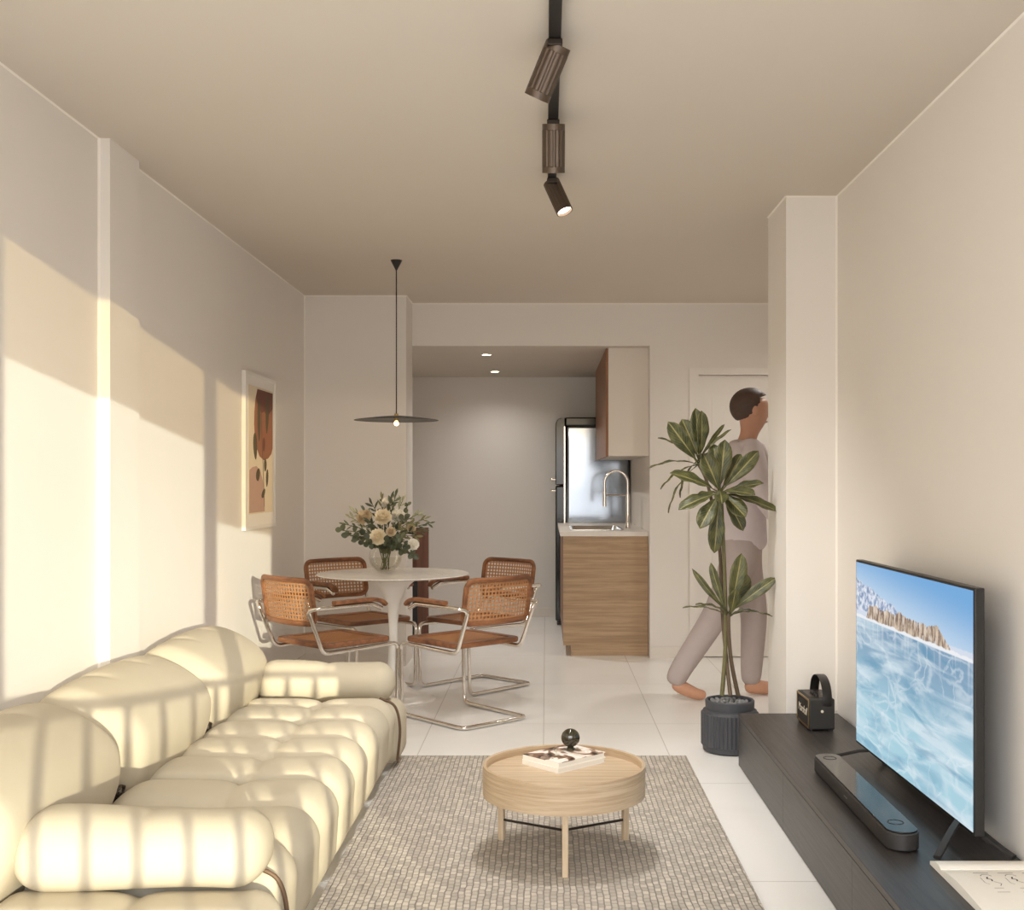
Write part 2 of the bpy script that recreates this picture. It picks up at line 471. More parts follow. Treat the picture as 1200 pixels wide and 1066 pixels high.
# ------------------------------------------------------------------ the room
YB, YC, YK = 8.318, 7.97, 10.84        # back wall, closet front, kitchen end
XL, XR, H = -1.70, 1.33, 2.60
YP0, YP1, XP = 5.187, 5.607, 1.097     # wall stub on the right
YW = -.50                              # inner face of the window wall
struct(MB().box(-2.2, 2.5, -.58, 11.0, -.12, 0), 'floor', M['tile'])
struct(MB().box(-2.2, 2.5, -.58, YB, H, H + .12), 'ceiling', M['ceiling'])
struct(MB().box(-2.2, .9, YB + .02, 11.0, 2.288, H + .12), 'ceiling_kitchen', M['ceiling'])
struct(MB().box(XL - .12, XL, -.58, YC, 0, H), 'wall_left', M['wall'])
struct(MB().box(XL, -1.656, 4.31, 4.62, 0, H), 'wall_pilaster', M['wall'])
struct(MB().box(XR, XR + .12, -.58, YP0, 0, H), 'wall_right', M['wall'])
struct(MB().box(XP, 2.3, YP0, YP1, 0, H), 'wall_stub', M['wall'])
struct(MB().box(2.3, 2.42, YP0, 8.5, 0, H), 'wall_hall', M['wall'])
struct(MB().box(-2.2, -.982, YC, YB + .02, 0, H), 'wall_closet', M['wall'])
DX0, DX1, DH = 1.116, 1.93, 2.075
m = MB().box(.76, DX0, YB, 8.42, 0, H).box(DX1, 2.42, YB, 8.42, 0, H).box(DX0, DX1, YB, 8.42, DH, H).box(.76, .9, 8.42, 11.0, 0, 2.288)
m.box(DX0 - .01, DX1 + .01, YB + .085, 8.5, 0, H)  # added backing behind the door, stops sky light leaking round it
struct(m, 'wall_back', M['wall'])
m = MB().box(-.982, .76, YB - .001, YB + .02, 2.288, H)
struct(m, 'wall_lintel', M['wall'])
struct(MB().box(-2.2, .76, YK, 11.0, 0, 2.288), 'wall_kitchen', M['wall'])
struct(MB().box(-2.2, -1.75, YB + .02, YK, 0, 2.288), 'wall_kitchen_left', M['wall'])
# window wall behind the camera
HEAD = 2.512
m = MB().box(XL - .12, -1.62, -.58, YW, 0, H).box(1.30, XR + .12, -.58, YW, 0, H).box(-1.62, 1.30, -.58, YW, HEAD, H)
struct(m, 'wall_window', M['wall'])
win = bpy.data.objects.new('window_1', None); COL.objects.link(win); win['kind'] = 'structure'
for x0, x1 in ((.752, .815), (-.157, -.092), (-1.06, -1.0)):
    struct(MB().box(x0, x1, -.57, -.51, .05, HEAD), 'frame', M['window'], win)
struct(MB().box(-1.62, 1.30, -.57, -.51, 0, .05), 'sill', M['window'], win)
for x0, x1, zb in ((-1.61, -1.06, 2.1), (-1.04, -.14, 2.05), (-.13, .775, 2.123), (.79, 1.315, 1.764)):
    struct(MB().box(x0, x1, -.472, -.470, zb, 2.56), 'roller_blind', M['blind'], win)
struct(MB().box(-2.2, 2.5, -1.6, -.58, -.14, -.02), 'balcony_floor', M['base'])
rail = MB().box(-3.2, 3.2, -1.42, -1.38, 1.115, 1.145)
rail.box(-3.2, 3.2, -1.415, -1.385, .04, .07)
k = -28
while k < 24:
    x = .5225 + .125 * k
    rail.box(x - .010, x + .010, -1.411, -1.389, .07, 1.115); k += 1
for x in (-3.15, 0.06, 3.15): rail.box(x - .02, x + .02, -1.42, -1.38, -.02, 1.115)
o = struct(rail, 'balcony_railing', M['window'])

# pale corner strips: bright edge highlights put into colour and shape
def cove(name, a, b, n1, n2, s=.0055):
    a, b, n1, n2 = map(Vector, (a, b, n1, n2))
    v = [a, a + n1 * s, a + n2 * s, b, b + n1 * s, b + n2 * s]
    struct(MB().add(v, [(0, 1, 2), (5, 4, 3), (0, 3, 4, 1), (1, 4, 5, 2), (2, 5, 3, 0)]), name, M['cove'])
DN = (0, 0, -1)
cove('edge_highlight_1', (XL, YW, H), (XL, YC, H), (1, 0, 0), DN)
cove('edge_highlight_2', (XR, YW, H), (XR, YP0, H), (-1, 0, 0), DN)
cove('edge_highlight_3', (XL, YC, H), (-.982, YC, H), (0, -1, 0), DN, .008)
cove('edge_highlight_4', (-.982, YB - .001, H), (2.3, YB - .001, H), (0, -1, 0), DN, .008)
cove('edge_highlight_5', (XP, YP0, H), (XR, YP0, H), (0, -1, 0), DN)
cove('edge_highlight_6', (XR, YP0, .25), (XR, YP0, H), (-1, 0, 0), (0, -1, 0), .008)
cove('edge_highlight_7', (XL, YC, .08), (XL, YC, H), (1, 0, 0), (0, -1, 0), .008)
cove('edge_highlight_8', (XL, 4.31, .05), (XL, 4.31, H), (1, 0, 0), (0, -1, 0), .008)
cove('edge_highlight_9', (-.982, YC, H), (-.982, YB, H), (1, 0, 0), DN, .006)
cove('edge_highlight_10', (XP, YP0, H), (XP, YP1, H), (-1, 0, 0), DN, .006)
BH = .085
struct(MB().box(XL, XL + .012, -.5, 4.31, 0, BH).box(XL, XL + .012, 4.62, YC, 0, BH), 'baseboard_left', M['base'])
struct(MB().box(XL + .012, -.982, YC - .012, YC, 0, BH), 'baseboard_closet', M['base'])
struct(MB().box(.762, 1.05, YB - .012, YB, 0, BH).box(1.996, 2.3, YB - .012, YB, 0, BH), 'baseboard_back', M['base'])
struct(MB().box(-1.0, .76, YK - .012, YK, 0, BH), 'baseboard_kitchen', M['base'])
# door
door = MB().box(DX0 + .004, DX1 - .004, YB + .03, YB + .07, .006, DH - .004).build('door_1', M['doorp'], smooth=False, bevel=.002); door['kind'] = 'structure'
for x0, x1, z0, z1 in ((1.22, 1.82, 1.12, 1.95), (1.22, 1.82, .16, 1.0)):
    p = MB().ring(rrect(x0, x1, z0, z1, .002, 1), rrect(x0 + .02, x1 - .02, z0 + .02, z1 - .02, .002, 1), 0, .006)
    p.xf(Matrix.Translation((0, YB + .0305, 0)) @ Matrix.Rotation(PI / 2, 4, 'X')); p.build('panel_moulding', M['doorp'], door, smooth=False)
hd = MB().sweep(fillet([(1.86, YB + .03, 1.02), (1.86, YB - .03, 1.02), (1.75, YB - .03, 1.02)], .015), .009); hd.build('door_handle', M['chrome'], door)
fr = MB().box(1.05, DX0, YB - .014, YB, 0, DH + .05).box(DX1, 1.996, YB - .014, YB, 0, DH + .05).box(DX0, DX1, YB - .014, YB, DH, DH + .05)
struct(fr, 'edge_highlight_11', M['doorp'])

# ------------------------------------------------------------------ light
sun = bpy.data.lights.new('sun', 'SUN'); so = bpy.data.objects.new('sun', sun); COL.objects.link(so)
sun.energy = 5.2; sun.color = (1.0, .94, .71); sun.angle = R(.25)
so.rotation_euler = Vector((-.395, 1, -.1075)).to_track_quat('-Z', 'Y').to_euler(); so.location = (3, -6, 3)
wd = bpy.data.worlds.new('world'); SC.world = wd; wd.use_nodes = True
nt = wd.node_tree; bg = nt.nodes['Background']
tcw = nt.nodes.new('ShaderNodeTexCoord'); sxw = nt.nodes.new('ShaderNodeSeparateXYZ'); rp = nt.nodes.new('ShaderNodeValToRGB')
nt.links.new(tcw.outputs['Generated'], sxw.inputs[0]); nt.links.new(sxw.outputs[2], rp.inputs[0]); nt.links.new(rp.outputs[0], bg.inputs[0])
els = rp.color_ramp.elements
els[0].position = 0.0; els[0].color = (.40, .39, .38, 1)
els[1].position = .75; els[1].color = (.50, .70, 1.0, 1)
e = els.new(.06); e.color = (.80, .76, .71, 1)
e = els.new(.25); e.color = (.90, .95, 1.0, 1)
bg.inputs[1].default_value = 9.2
def area(name, loc, rot, sx_, sy_, energy, color, portal=False):
    l = bpy.data.lights.new(name, 'AREA'); l.shape = 'RECTANGLE'; l.size = sx_; l.size_y = sy_; l.energy = energy; l.color = color
    if portal: l.cycles.is_portal = True
    o = bpy.data.objects.new(name, l); COL.objects.link(o); o.location = loc; o.rotation_euler = rot; return o
area('window_portal', (-.16, -.6, 1.28), (PI / 2, 0, 0), 2.92, 2.5, 1, (1, 1, 1), True)
def spot(name, loc, direction, energy, size, blend=.5, color=(1, .9, .76), rad=.03, parent=None):
    l = bpy.data.lights.new(name, 'SPOT'); l.energy = energy; l.spot_size = R(size); l.spot_blend = blend; l.color = color; l.shadow_soft_size = rad
    o = bpy.data.objects.new(name, l); COL.objects.link(o); o.location = loc
    o.rotation_euler = Vector(direction).to_track_quat('-Z', 'Y').to_euler(); return o
SC.view_settings.view_transform = 'Standard'; SC.view_settings.look = 'None'
SC.view_settings.gamma = 1; SC.view_settings.use_curve_mapping = False; SC.view_settings.exposure = 0.07
SC.cycles.max_bounces = 14; SC.cycles.diffuse_bounces = 8; SC.cycles.transparent_max_bounces = 24; SC.cycles.glossy_bounces = 5
SC.cycles.sample_clamp_indirect = 6.0; SC.cycles.caustics_reflective = False; SC.cycles.caustics_refractive = False
SC.cycles.use_denoising = True

# ------------------------------------------------------------------ rug
rug = MB().box(-.70, .657, 1.9, 5.32, 0.0, .013).build('rug', M['rug'], smooth=False, bevel=.004)
tag(rug, 'chunky woven beige grey rug under the round coffee table', 'rug')

# ------------------------------------------------------------------ sofa
def puffy(x0, x1, y0, y1, z0, z1, r, step=.016, fn=None, ry=None):
    """rounded box on a fine grid; fn(p, n, q) moves each point"""
    lo = Vector((x0, y0, z0)); hi = Vector((x1, y1, z1)); size = hi - lo
    nn = [max(6, int(round(s_ / step))) for s_ in size]
    rr = Vector((r, ry or r, r))
    cache = {}; vs = []; fs = []
    def put(i, j, k):
        key = (i, j, k)
        if key in cache: return cache[key]
        q = Vector((lo[a] + size[a] * key[a] / nn[a] for a in range(3)))
        c_ = Vector((min(max(q[a], lo[a] + rr[a]), hi[a] - rr[a]) for a in range(3)))
        d = Vector(((q[a] - c_[a]) / rr[a] for a in range(3)))
        n_ = d.normalized()
        p = Vector((c_[a] + n_[a] * rr[a] for a in range(3)))
        if fn: p = fn(p, n_)
        cache[key] = len(vs); vs.append(p); return cache[key]
    for a in range(3):
        b, c2 = (a + 1) % 3, (a + 2) % 3
        for side in (0, nn[a]):
            for i in range(nn[b]):
                for j in range(nn[c2]):
                    def K(ii, jj):
                        key = [0, 0, 0]; key[a] = side; key[b] = ii; key[c2] = jj; return put(*key)
                    fs.append((K(i, j), K(i + 1, j), K(i + 1, j + 1), K(i, j + 1)))
    return MB().add(vs, fs)
def pinch(d, w): return math.exp(-abs(d) / w)
XBK, XFR, XMID = -1.33, -.675, -.975
ST = .335
sofa = thing('sofa', 'long cream tufted modular sofa in striped sunlight along the left wall', 'sofa', (-1.2, 3.95, 0))
SOFA_L = Vector((-1.2, 3.95, 0))
def spart(mb, name, mat=None, **kw):
    mb.xf(Matrix.Translation(-SOFA_L)); return mb.build(name, mat or M['sofa'], sofa, angle=80, **kw)
def seat_fn(seams, y0, y1):
    allS = list(seams) + [y0, y1]
    def fn(p, n_):
        top = max(n_.z, 0); fr = max(n_.x, 0)
        s_ = max(pinch(p.y - ys, .035) for ys in allS)
        hz = min(1, max(0, (p.z - .05) / .2))
        mid = pinch(p.x - XMID, .03)
        d = .020 * (top + fr * hz)
        d -= .042 * s_ * (top + .8 * fr * hz)
        d -= .018 * mid * top + .03 * top * mid * s_
        q = p + n_ * d
        if n_.z > .2: q.z -= .02 * max(0, (XMID - p.x) / .35) * 0
        return q
    return fn
for y0, y1, sm in ((2.85, 3.68, (3.08, 3.38)), (3.68, 4.56, (3.985, 4.27)), (4.56, 5.03, (4.85,))):
    spart(puffy(-1.345, XFR, y0 + .003, y1 - .003, .03, ST, .10, fn=seat_fn(sm, y0, y1), ry=.04), 'seat_cushion')
def back_fn(y0, y1):
    L = y1 - y0; seams = (y0 + L / 3, y0 + 2 * L / 3)
    def fn(p, n_):
        top = max(n_.z, 0) + .6 * max(-n_.x, 0)
        s_ = max(pinch(p.y - ys, .014) for ys in seams)
        t_ = (p.y - y0) / L
        bul = math.sin(PI * min(max(t_, 0), 1)) ** .45
        fz = min(1, max(0, (p.z - .2) / .3))
        d = -.020 * s_ * max(n_.z, 0) * min(1, max(0, (-1.42 - p.x) / .1))
        q = p + n_ * d
        q.x += max(n_.x, 0) * .04 * (bul - .75)
        q.z += max(n_.z, 0) * .045 * (bul - .75)
        if p.z > .25: q.x += (.075 * math.sin(PI * min(1, (p.z - .25) / .46)) - .075 * ((p.z - .25) / .4) ** 3) * min(1, max(0, (p.x + 1.68) / .33))
        return q
    return fn
for y0, y1 in ((2.60, 3.52), (3.52, 4.44), (4.44, 5.31)):
    spart(puffy(-1.68, -1.335, y0 + .004, y1 - .004, .03, .64, .17, fn=back_fn(y0, y1), ry=.13), 'back_cushion')
def arm_fn(c):
    def fn(p, n_):
        s_ = pinch(p.x - (-1.0), .02)
        return p + n_ * (-.012 * s_ * max(n_.z, 0) + .006 * math.sin(p.x * 9))
    return fn
def block_fn(p, n_):
    s_ = pinch(p.x - (-1.0), .03)
    return p + n_ * (.02 * max(n_.x, 0) - .02 * s_ * (max(n_.z, 0) + max(-n_.y, 0) * .6))
for y0, y1, a0, a1 in ((2.60, 2.84, 2.72, 2.975), (5.04, 5.31, 5.065, 5.30)):
    spart(puffy(-1.345, XFR + .01, y0, y1, .03, .295, .07, fn=block_fn), 'arm_base')
    spart(puffy(-1.315, -.69, a0, a1, .288, .475, .086, fn=arm_fn(0), ry=.115), 'armrest')
for yy in (2.845, 5.035):
    pts = spline([(-.74, yy, .335), (-.672, yy, .30), (-.648, yy, .2), (-.66, yy, .06)], 8)
    spart(MB().sweep(pts, .006), 'piping', M['piping'])
for yy in (3.53, 4.45, 5.02):
    m = MB().box(-1.345, -1.33, yy - .008, yy + .008, .24, .33)
    m.sweep([(-1.325 + .004 * math.sin(a * 2), yy + .03 * math.cos(a * PI / 6), .335 + .014 * math.sin(a * PI / 6)) for a in range(12)], .005, closed=True)
    spart(m, 'strap_clip', M['clip'])
for x in (-1.55, -.80):
    for y in (2.75, 3.95, 5.15): spart(MB().lathe([(.025, .0135 if x > -1 else 0), (.025, .06)], 16, (x, y, 0)), 'foot', M['black'])

# ------------------------------------------------------------------ coffee table
CT = Vector((.062, 3.945, .013))
ct = thing('coffee_table', 'round light oak tray coffee table on the rug', 'table', CT)
RT = .282
ring = MB().lathe([(RT - .012, .222), (RT - .012, .305), (RT - .006, .307), (RT, .305), (RT, .203), (RT - .006, .201), (RT - .012, .203), (RT - .012, .222)], 96, cap=False)
ring.build('rim', M['oakrim'], ct)
MB().lathe([(0, .266), (RT - .012, .266), (RT - .012, .279), (0, .279)], 96).build('tray_top', M['oak'], ct)
for k in range(3):
    a = -PI / 2 + k * 2 * PI / 3
    l = MB(); pr = rrect(-.011, .011, -.0105, .0105, .004, 3); l.prism(pr, 0, .298 if k == 0 else .265)
    l.xf(Matrix.Translation((.256 * math.cos(a), .256 * math.sin(a), 0)) @ Matrix.Rotation(a, 4, 'Z'))
    l.build('leg', M['oakleg'], ct)
st = MB()
for k in range(3):
    a = -PI / 2 + k * 2 * PI / 3
    st.sweep([(0, 0, .072), (.252 * math.cos(a), .252 * math.sin(a), .072)], .0045)
st.build('stretcher', M['bronzedark'], ct)
TT = CT.z + .279
bk_rot = R(43)
def book(name, label, cx, cy, z, w_, d_, h_, rz, covermat, group=None):
    b = thing(name, label, 'book', (cx, cy, z), rz, group)
    MB().box(-w_ / 2 + .002, w_ / 2 - .004, -d_ / 2 + .003, d_ / 2 - .003, .002, h_ - .002).build('pages', M['pageedge'], b, smooth=False)
    MB().box(-w_ / 2, w_ / 2, -d_ / 2, d_ / 2, 0, .002).box(-w_ / 2, -w_ / 2 + .002, -d_ / 2, d_ / 2, .002, h_ - .002).build('back_cover', M['paper'], b, smooth=False)
    MB().box(-w_ / 2, w_ / 2, -d_ / 2, d_ / 2, h_ - .002, h_).build('front_cover', covermat, b, smooth=False)
    return b
BC = (.064, 4.05)
book('art_book', 'white art book lying lowest of two on the coffee table', BC[0], BC[1], TT, .235, .185, .018, bk_rot, M['paper'])
book('art_book', 'upper art book with brown and black printed cover on coffee table', BC[0] + .001, BC[1] + .002, TT + .0182, .233, .183, .018, bk_rot + .01, M['cover'])
BT = TT + .0364
g = thing('glass_ornament', 'round dark olive glass ornament standing on the art books', 'ornament', (.088, 4.10, BT))
m = MB().ball((0, 0, .043), .034, 28, 18, (1, .8, .98)); m.build('globe', M['olglass'], g)
MB().lathe([(0, 0), (.018, 0), (.016, .006), (.008, .012), (.008, .016)], 24).build('foot', M['olglass'], g)
g2 = thing('candle_holder', 'tiny clear glass candle holder on the printed book cover', 'candle holder', (.035, 4.02, BT))
MB().lathe([(.012, 0), (.012, .003), (.003, .005), (.003, .012), (.009, .016), (.010, .028), (.008, .028), (.007, .017), (0, .015)], 20).build('cup', M['glass'], g2)

# ------------------------------------------------------------------ dining table, vase, flowers
DT = Vector((-.909, 6.75, 0)); TH = .749
dt = thing('dining_table', 'round white pedestal dining table with marble top', 'table', DT)
MB().lathe([(0, TH - .014), (.40, TH - .014), (.437, TH - .010), (.452, TH - .003), (.450, TH), (0, TH)], 96).build('tabletop', M['marble'], dt)
prof = spline([(.25, 0, .0), (.252, 0, .006), (.23, 0, .016), (.15, 0, .035), (.075, 0, .09), (.036, 0, .20), (.027, 0, .33), (.028, 0, .46), (.045, 0, .58), (.09, 0, .67), (.15, 0, .718), (.20, 0, TH - .0145)], 5)
MB().lathe([(p.x, p.z) for p in prof], 64).build('pedestal', M['white'], dt)
VX, VY = -.962, 6.785
vase = thing('glass_vase', 'round clear glass vase of flowers on the white table', 'vase', (VX, VY, TH))
vr = .097
pr = [(0, .004), (.035, .004)]
for k in range(1, 15):
    a = -PI / 2 + PI * (.12 + .735 * k / 14); pr.append((vr * math.cos(a), .094 + vr * math.sin(a)))
pr_in = [(max(r_ - .004, 0), z_ + (.004 if z_ < .05 else 0)) for r_, z_ in pr[::-1]]
prf = [(0, 0), (.036, 0)] + pr[2:] + pr_in[:-1] + [(0, .008)]
MB().lathe([(0, .001), (.035, .001)] + pr[2:], 64, cap=False).build('bowl', M['glass'], vase)
wp = [(0, .0085)] + [(r_ - .006, z_ + .001) for r_, z_ in pr[2:] if z_ < .085] + [(vr - .0065, .088), (0, .088)]
MB().lathe(wp, 40).build('water', M['water'], vase)
def blade(L, W, n=8, curve=.2, round_=False, fold=.15):
    """leaf along +Y, normal +Z"""
    v = []; f = []; uv = []
    for i in range(n + 1):
        t_ = i / n
        w_ = math.sin(PI * min(1, t_ * .97 + .015)) ** (.55 if round_ else .9) * W / 2
        if not round_: w_ *= (1.1 - .3 * (1 - t_))
        y = L * t_; z = -curve * L * t_ * t_
        for j, s_ in enumerate((-1, -.5, 0, .5, 1)):
            v.append((s_ * w_, y, z + abs(s_) * w_ * fold)); uv.append(((s_ + 1) / 2, t_))
    for i in range(n):
        for j in range(4): f.append((i * 5 + j, i * 5 + j + 1, i * 5 + j + 6, i * 5 + j + 5))
    return v, f, uv
def orient(base, d, nrm):
    y = Vector(d).normalized(); n_ = Vector(nrm); x = y.cross(n_)
    if x.length < 1e-4: x = y.orthogonal()
    x.normalize(); z = x.cross(y)
    return Matrix.Translation(base) @ Matrix((x, y, z)).transposed().to_4x4()
PXM = VY / F
def bq(px, py, dy=0.0): return Vector(((px - 640) * (VY + dy) / F, VY + dy, 1.3 - (py - 563) * (VY + dy) / F))
MOUTH = Vector((VX, VY, TH + .135))
def stem_path(tip, bow=.25, deep=True):
    b0 = Vector((VX + random.uniform(-.03, .03), VY + random.uniform(-.03, .03), TH + (.02 if deep else .12)))
    mth = MOUTH + Vector((random.uniform(-.03, .03), random.uniform(-.03, .03), 0))
    mid = mth.lerp(tip, .5) + Vector((0, 0, .25 * (tip - mth).length * bow + .02))
    return spline([b0, mth, mid, tip], 7)
def rose(tip, r, mat, label, name='rose', layers=7):
    o = thing(name, label, 'flower', (VX, VY, TH))
    off = Matrix.Translation(-Vector((VX, VY, TH)))
    MB().sweep(stem_path(tip), .003, n=6).xf(off).build('stem', M['stem'], o)
    m = MB(); ax = (tip - Vector((VX, VY + .25, TH + .08))).normalized()
    m.ball((0, 0, -r * .1), r * .5, 14, 10)
    cnt = layers * 15
    for k in range(cnt):
        z_ = 1 - 1.35 * (k + .5) / cnt; rad_ = math.sqrt(max(0, 1 - z_ * z_)); a = k * 2.39996
        dr = Vector((rad_ * math.cos(a), rad_ * math.sin(a), z_ * .85)).normalized()
        L = r * random.uniform(.52, .72); up_ = (Vector((0, 0, 1)) - dr * dr.z + Vector((random.uniform(-.3, .3), random.uniform(-.3, .3), .02)))
        v, f, uv = blade(L, r * random.uniform(.42, .6), 4, -.25, True, .35)
        mt = orient(dr * r * .38 - Vector((0, 0, r * .1)), dr, up_)
        m.add([mt @ Vector(q) for q in v], f)
    q_ = Vector((0, 0, 1)).rotation_difference(ax).to_matrix().to_4x4()
    m.xf(off @ Matrix.Translation(tip) @ q_); m.build('petals', mat, o, angle=70)
    return o
def sprig(tip, mat, label, name, cat, group, L, W, cnt, round_, spread=1.0):
    o = thing(name, label, cat, (VX, VY, TH), 0, group); off = Matrix.Translation(-Vector((VX, VY, TH)))
    path = stem_path(tip, .25, random.random() < .15); MB().sweep(path, .0022, n=5).xf(off).build('stem', M['stem'], o)
    m = MB(); N = len(path)
    for k in range(cnt):
        i = int(N * .42 + (N * .57) * k / max(1, cnt - 1)); i = min(i, N - 1)
        p = path[i]; tn = (path[min(i + 1, N - 1)] - path[max(i - 1, 0)]).normalized()
        sd = tn.orthogonal().normalized(); sd = Quaternion(tn, k * 2.4 + random.random()) @ sd
        d = tn * (.7 if not round_ else .25) + sd * spread; sc = random.uniform(.75, 1.15)
        if k == cnt - 1: d = tn
        v, f, uv = blade(L * sc, W * sc, 6, random.uniform(-.1, .3), round_)
        mt = orient(p, d, Vector((random.uniform(-.6, .6), -1, random.uniform(-.2, 1))))
        m.add([mt @ Vector(q) for q in v], f)
    m.xf(off); m.build('leaves', mat, o, angle=80); return o
rose(bq(449, 606, -.06), .053, M['petal'], 'largest cream rose at the centre of the bouquet')
rose(bq(443, 629, -.10), .050, M['petal'], 'cream rose low at the front, just above the vase rim')
rose(bq(466, 604, .02), .046, M['petalw'], 'whitish rose right of the largest cream rose')
rose(bq(458, 623, -.09), .030, M['petalb'], 'small beige rosebud in the middle of the bouquet')
rose(bq(482, 619, -.02), .028, M['petalb'], 'small beige rosebud on the right side of the bouquet')
rose(bq(427, 606, .0), .050, M['petalb'], 'beige fluffy bloom on the left side of the bouquet', 'bloom', 6)
rose(bq(454, 590, .05), .042, M['petalw'], 'topmost white rose of the bouquet')
rose(bq(484, 638, -.08), .036, M['petalw'], 'white rose low on the right of the bouquet')
E = [(400, 621, 0), (408, 627, -.05), (418, 633, -.08), (432, 637, -.12), (424, 630, .1), (478, 592, .05), (474, 607, -.07), (471, 630, -.12), (476, 640, -.1), (484, 650, -.1), (473, 645, -.14), (466, 638, -.1), (452, 634, -.12)]
for x, y, d in E:
    rgt = x > 445
    sprig(bq(x, y, d), M['leafdark'] if random.random() < .7 else M['leafgrey'], 'eucalyptus sprig with round green leaves on the %s of the bouquet' % ('right' if rgt else 'left'),
          'eucalyptus_sprig', 'foliage', 'eucalyptus on the %s of the bouquet' % ('right' if rgt else 'left'), .036, .032, 11, True, .9)
O_ = [(404, 614, 0), (411, 606, .04), (436, 590, 0), (447, 584, .05), (464, 580, .02), (472, 586, .03), (458, 586, -.04), (497, 608, 0), (503, 613, .05), (490, 602, .04), (494, 622, -.06), (487, 628, -.08), (428, 598, .03), (417, 600, 0), (434, 612, -.1), (480, 612, -.1)]
for i, (x, y, d) in enumerate(O_):
    rgt = 'right side' if x > 476 else ('top' if x > 432 else 'left side')
    sprig(bq(x, y, d), (M['leafgrey'], M['leafpale'], M['leafdark'], M['leafolive'])[i % 4], 'thin olive leaf sprig at the %s of the bouquet' % rgt, 'olive_sprig', 'foliage', 'olive sprigs at the %s of the bouquet' % rgt, .052, .015, 14, False, .6)

# ------------------------------------------------------------------ dining chairs
def strips(mb, x0, x1, y0, y1, fn, nx, ny, w, th=.0012):
    for k in range(nx):
        x = x0 + (x1 - x0) * (k + .5) / nx
        pts = [(x, y0 + (y1 - y0) * i / 8) for i in range(9)]
        for i in range(8):
            (xa, ya), (xb, yb) = pts[i], pts[i + 1]
            A = [fn(xa - w / 2, ya, th), fn(xa + w / 2, ya, th), fn(xb + w / 2, yb, th), fn(xb - w / 2, yb, th)]
            B = [fn(xa - w / 2, ya, -th), fn(xa + w / 2, ya, -th), fn(xb + w / 2, yb, -th), fn(xb - w / 2, yb, -th)]
            mb.add(A + B, [(0, 1, 2, 3), (7, 6, 5, 4), (0, 4, 5, 1), (2, 6, 7, 3), (1, 5, 6, 2), (3, 7, 4, 0)])
    for k in range(ny):
        y = y0 + (y1 - y0) * (k + .5) / ny
        for i in range(8):
            xa = x0 + (x1 - x0) * i / 8; xb = x0 + (x1 - x0) * (i + 1) / 8
            A = [fn(xa, y - w / 2, th * 1.5), fn(xb, y - w / 2, th * 1.5), fn(xb, y + w / 2, th * 1.5), fn(xa, y + w / 2, th * 1.5)]
            B = [fn(xa, y - w / 2, -th), fn(xb, y - w / 2, -th), fn(xb, y + w / 2, -th), fn(xa, y + w / 2, -th)]
            mb.add(A + B, [(0, 1, 2, 3), (7, 6, 5, 4), (0, 4, 5, 1), (2, 6, 7, 3), (1, 5, 6, 2), (3, 7, 4, 0)])
ch = thing('dining_chair', '-', 'chair')
fw = .222; zs = .405
half = [(fw, .265, .012), (fw, .275, zs), (fw, -.225, zs - .012), (fw + .006, -.325, .628), (fw + .058, -.30, .640), (fw + .058, .05, .640), (fw + .058, .115, .612)]
left = [(-x, y, z) for x, y, z in half[::-1]]
path = left + [(-fw, -.275, .012), (fw, -.275, .012)] + half
rad = [.03, .03, .03, .07, .045, .045, .05, .05, .045, .045, .07, .03, .03, .03]
# order: arm end L ... front foot L, rear L, rear R, front foot R ... arm end R
pl = fillet(path, [.04, .03, .04, .06, .04, .05, .05, .05, .05, .04, .06, .04, .03, .04], 6)
MB().sweep(pl, .0115, n=10).build('frame', M['chrome'], ch)
s = MB(); s.ring(rrect(-.232, .232, -.225, .232, .05), rrect(-.185, .185, -.175, .185, .02), zs + .012, zs + .040)
s.build('seat', M['chairwood'], ch, bevel=.008)
c = MB(); strips(c, -.188, .188, -.178, .188, lambda x, y, h_: Vector((x, y, zs + .033 + h_ - .006 * (1 - (x / .19) ** 2))), 20, 20, .0085)
c.build('seat_cane', M['cane'], ch, smooth=False)
lean = R(9)
def bfn(x, z, h_):
    cv = .035 * (x / .225) ** 2
    zz = .552 + z * math.cos(lean)
    return Vector((x, -.305 - z * math.sin(lean) + cv + h_, zz))
BHt = .232
rr = rrect(-.222, .222, .0, BHt, .045, 6)
dense = []
for i in range(len(rr)):
    a, b = Vector(rr[i]), Vector(rr[(i + 1) % len(rr)])
    nseg = max(1, int((b - a).length / .03))
    for k in range(nseg): dense.append(a.lerp(b, k / nseg))
MB().sweep([bfn(p.x, p.y, 0) for p in dense], .0145, .0105, n=10, closed=True, up=(0, 1, 0), sq=.8).build('backrest', M['chairwood'], ch)
c = MB(); strips(c, -.212, .212, .01, BHt - .01, bfn, 19, 10, .0082)
c.build('back_cane', M['cane'], ch, smooth=False)
for sg in (-1, 1):
    xa = sg * (fw + .058)
    ap = spline([(xa, -.20, .662), (xa, -.05, .664), (xa, .06, .663), (xa, .115, .650), (xa, .14, .630)], 5)
    MB().sweep(ap, .019, .0115, n=12, up=(0, 0, 1), sq=.6).build('armrest', M['chairwood'], ch)
chairs = [((-1.172, 6.24), (.68, .73), 'cane armchair nearest the left wall, sunlit orange, beyond the sofa'),
          ((-.456, 6.24), (-.68, .73), 'cane armchair at the right front of the table, whole steel base visible'),
          ((-1.165, 7.17), (.68, -.73), 'dark shaded cane armchair behind the table on the left, by the closet wall'),
          ((-.446, 7.16), (-.67, -.74), 'cane armchair behind the table on the right, seen through another backrest')]
for i, ((x, y), fd, lb) in enumerate(chairs):
    o = ch if i == 0 else dup(ch)
    o.location = (x, y, 0); o.rotation_euler = (0, 0, math.atan2(fd[1], fd[0]) - PI / 2); o['label'] = lb; o['group'] = 'dining chairs around the white table'

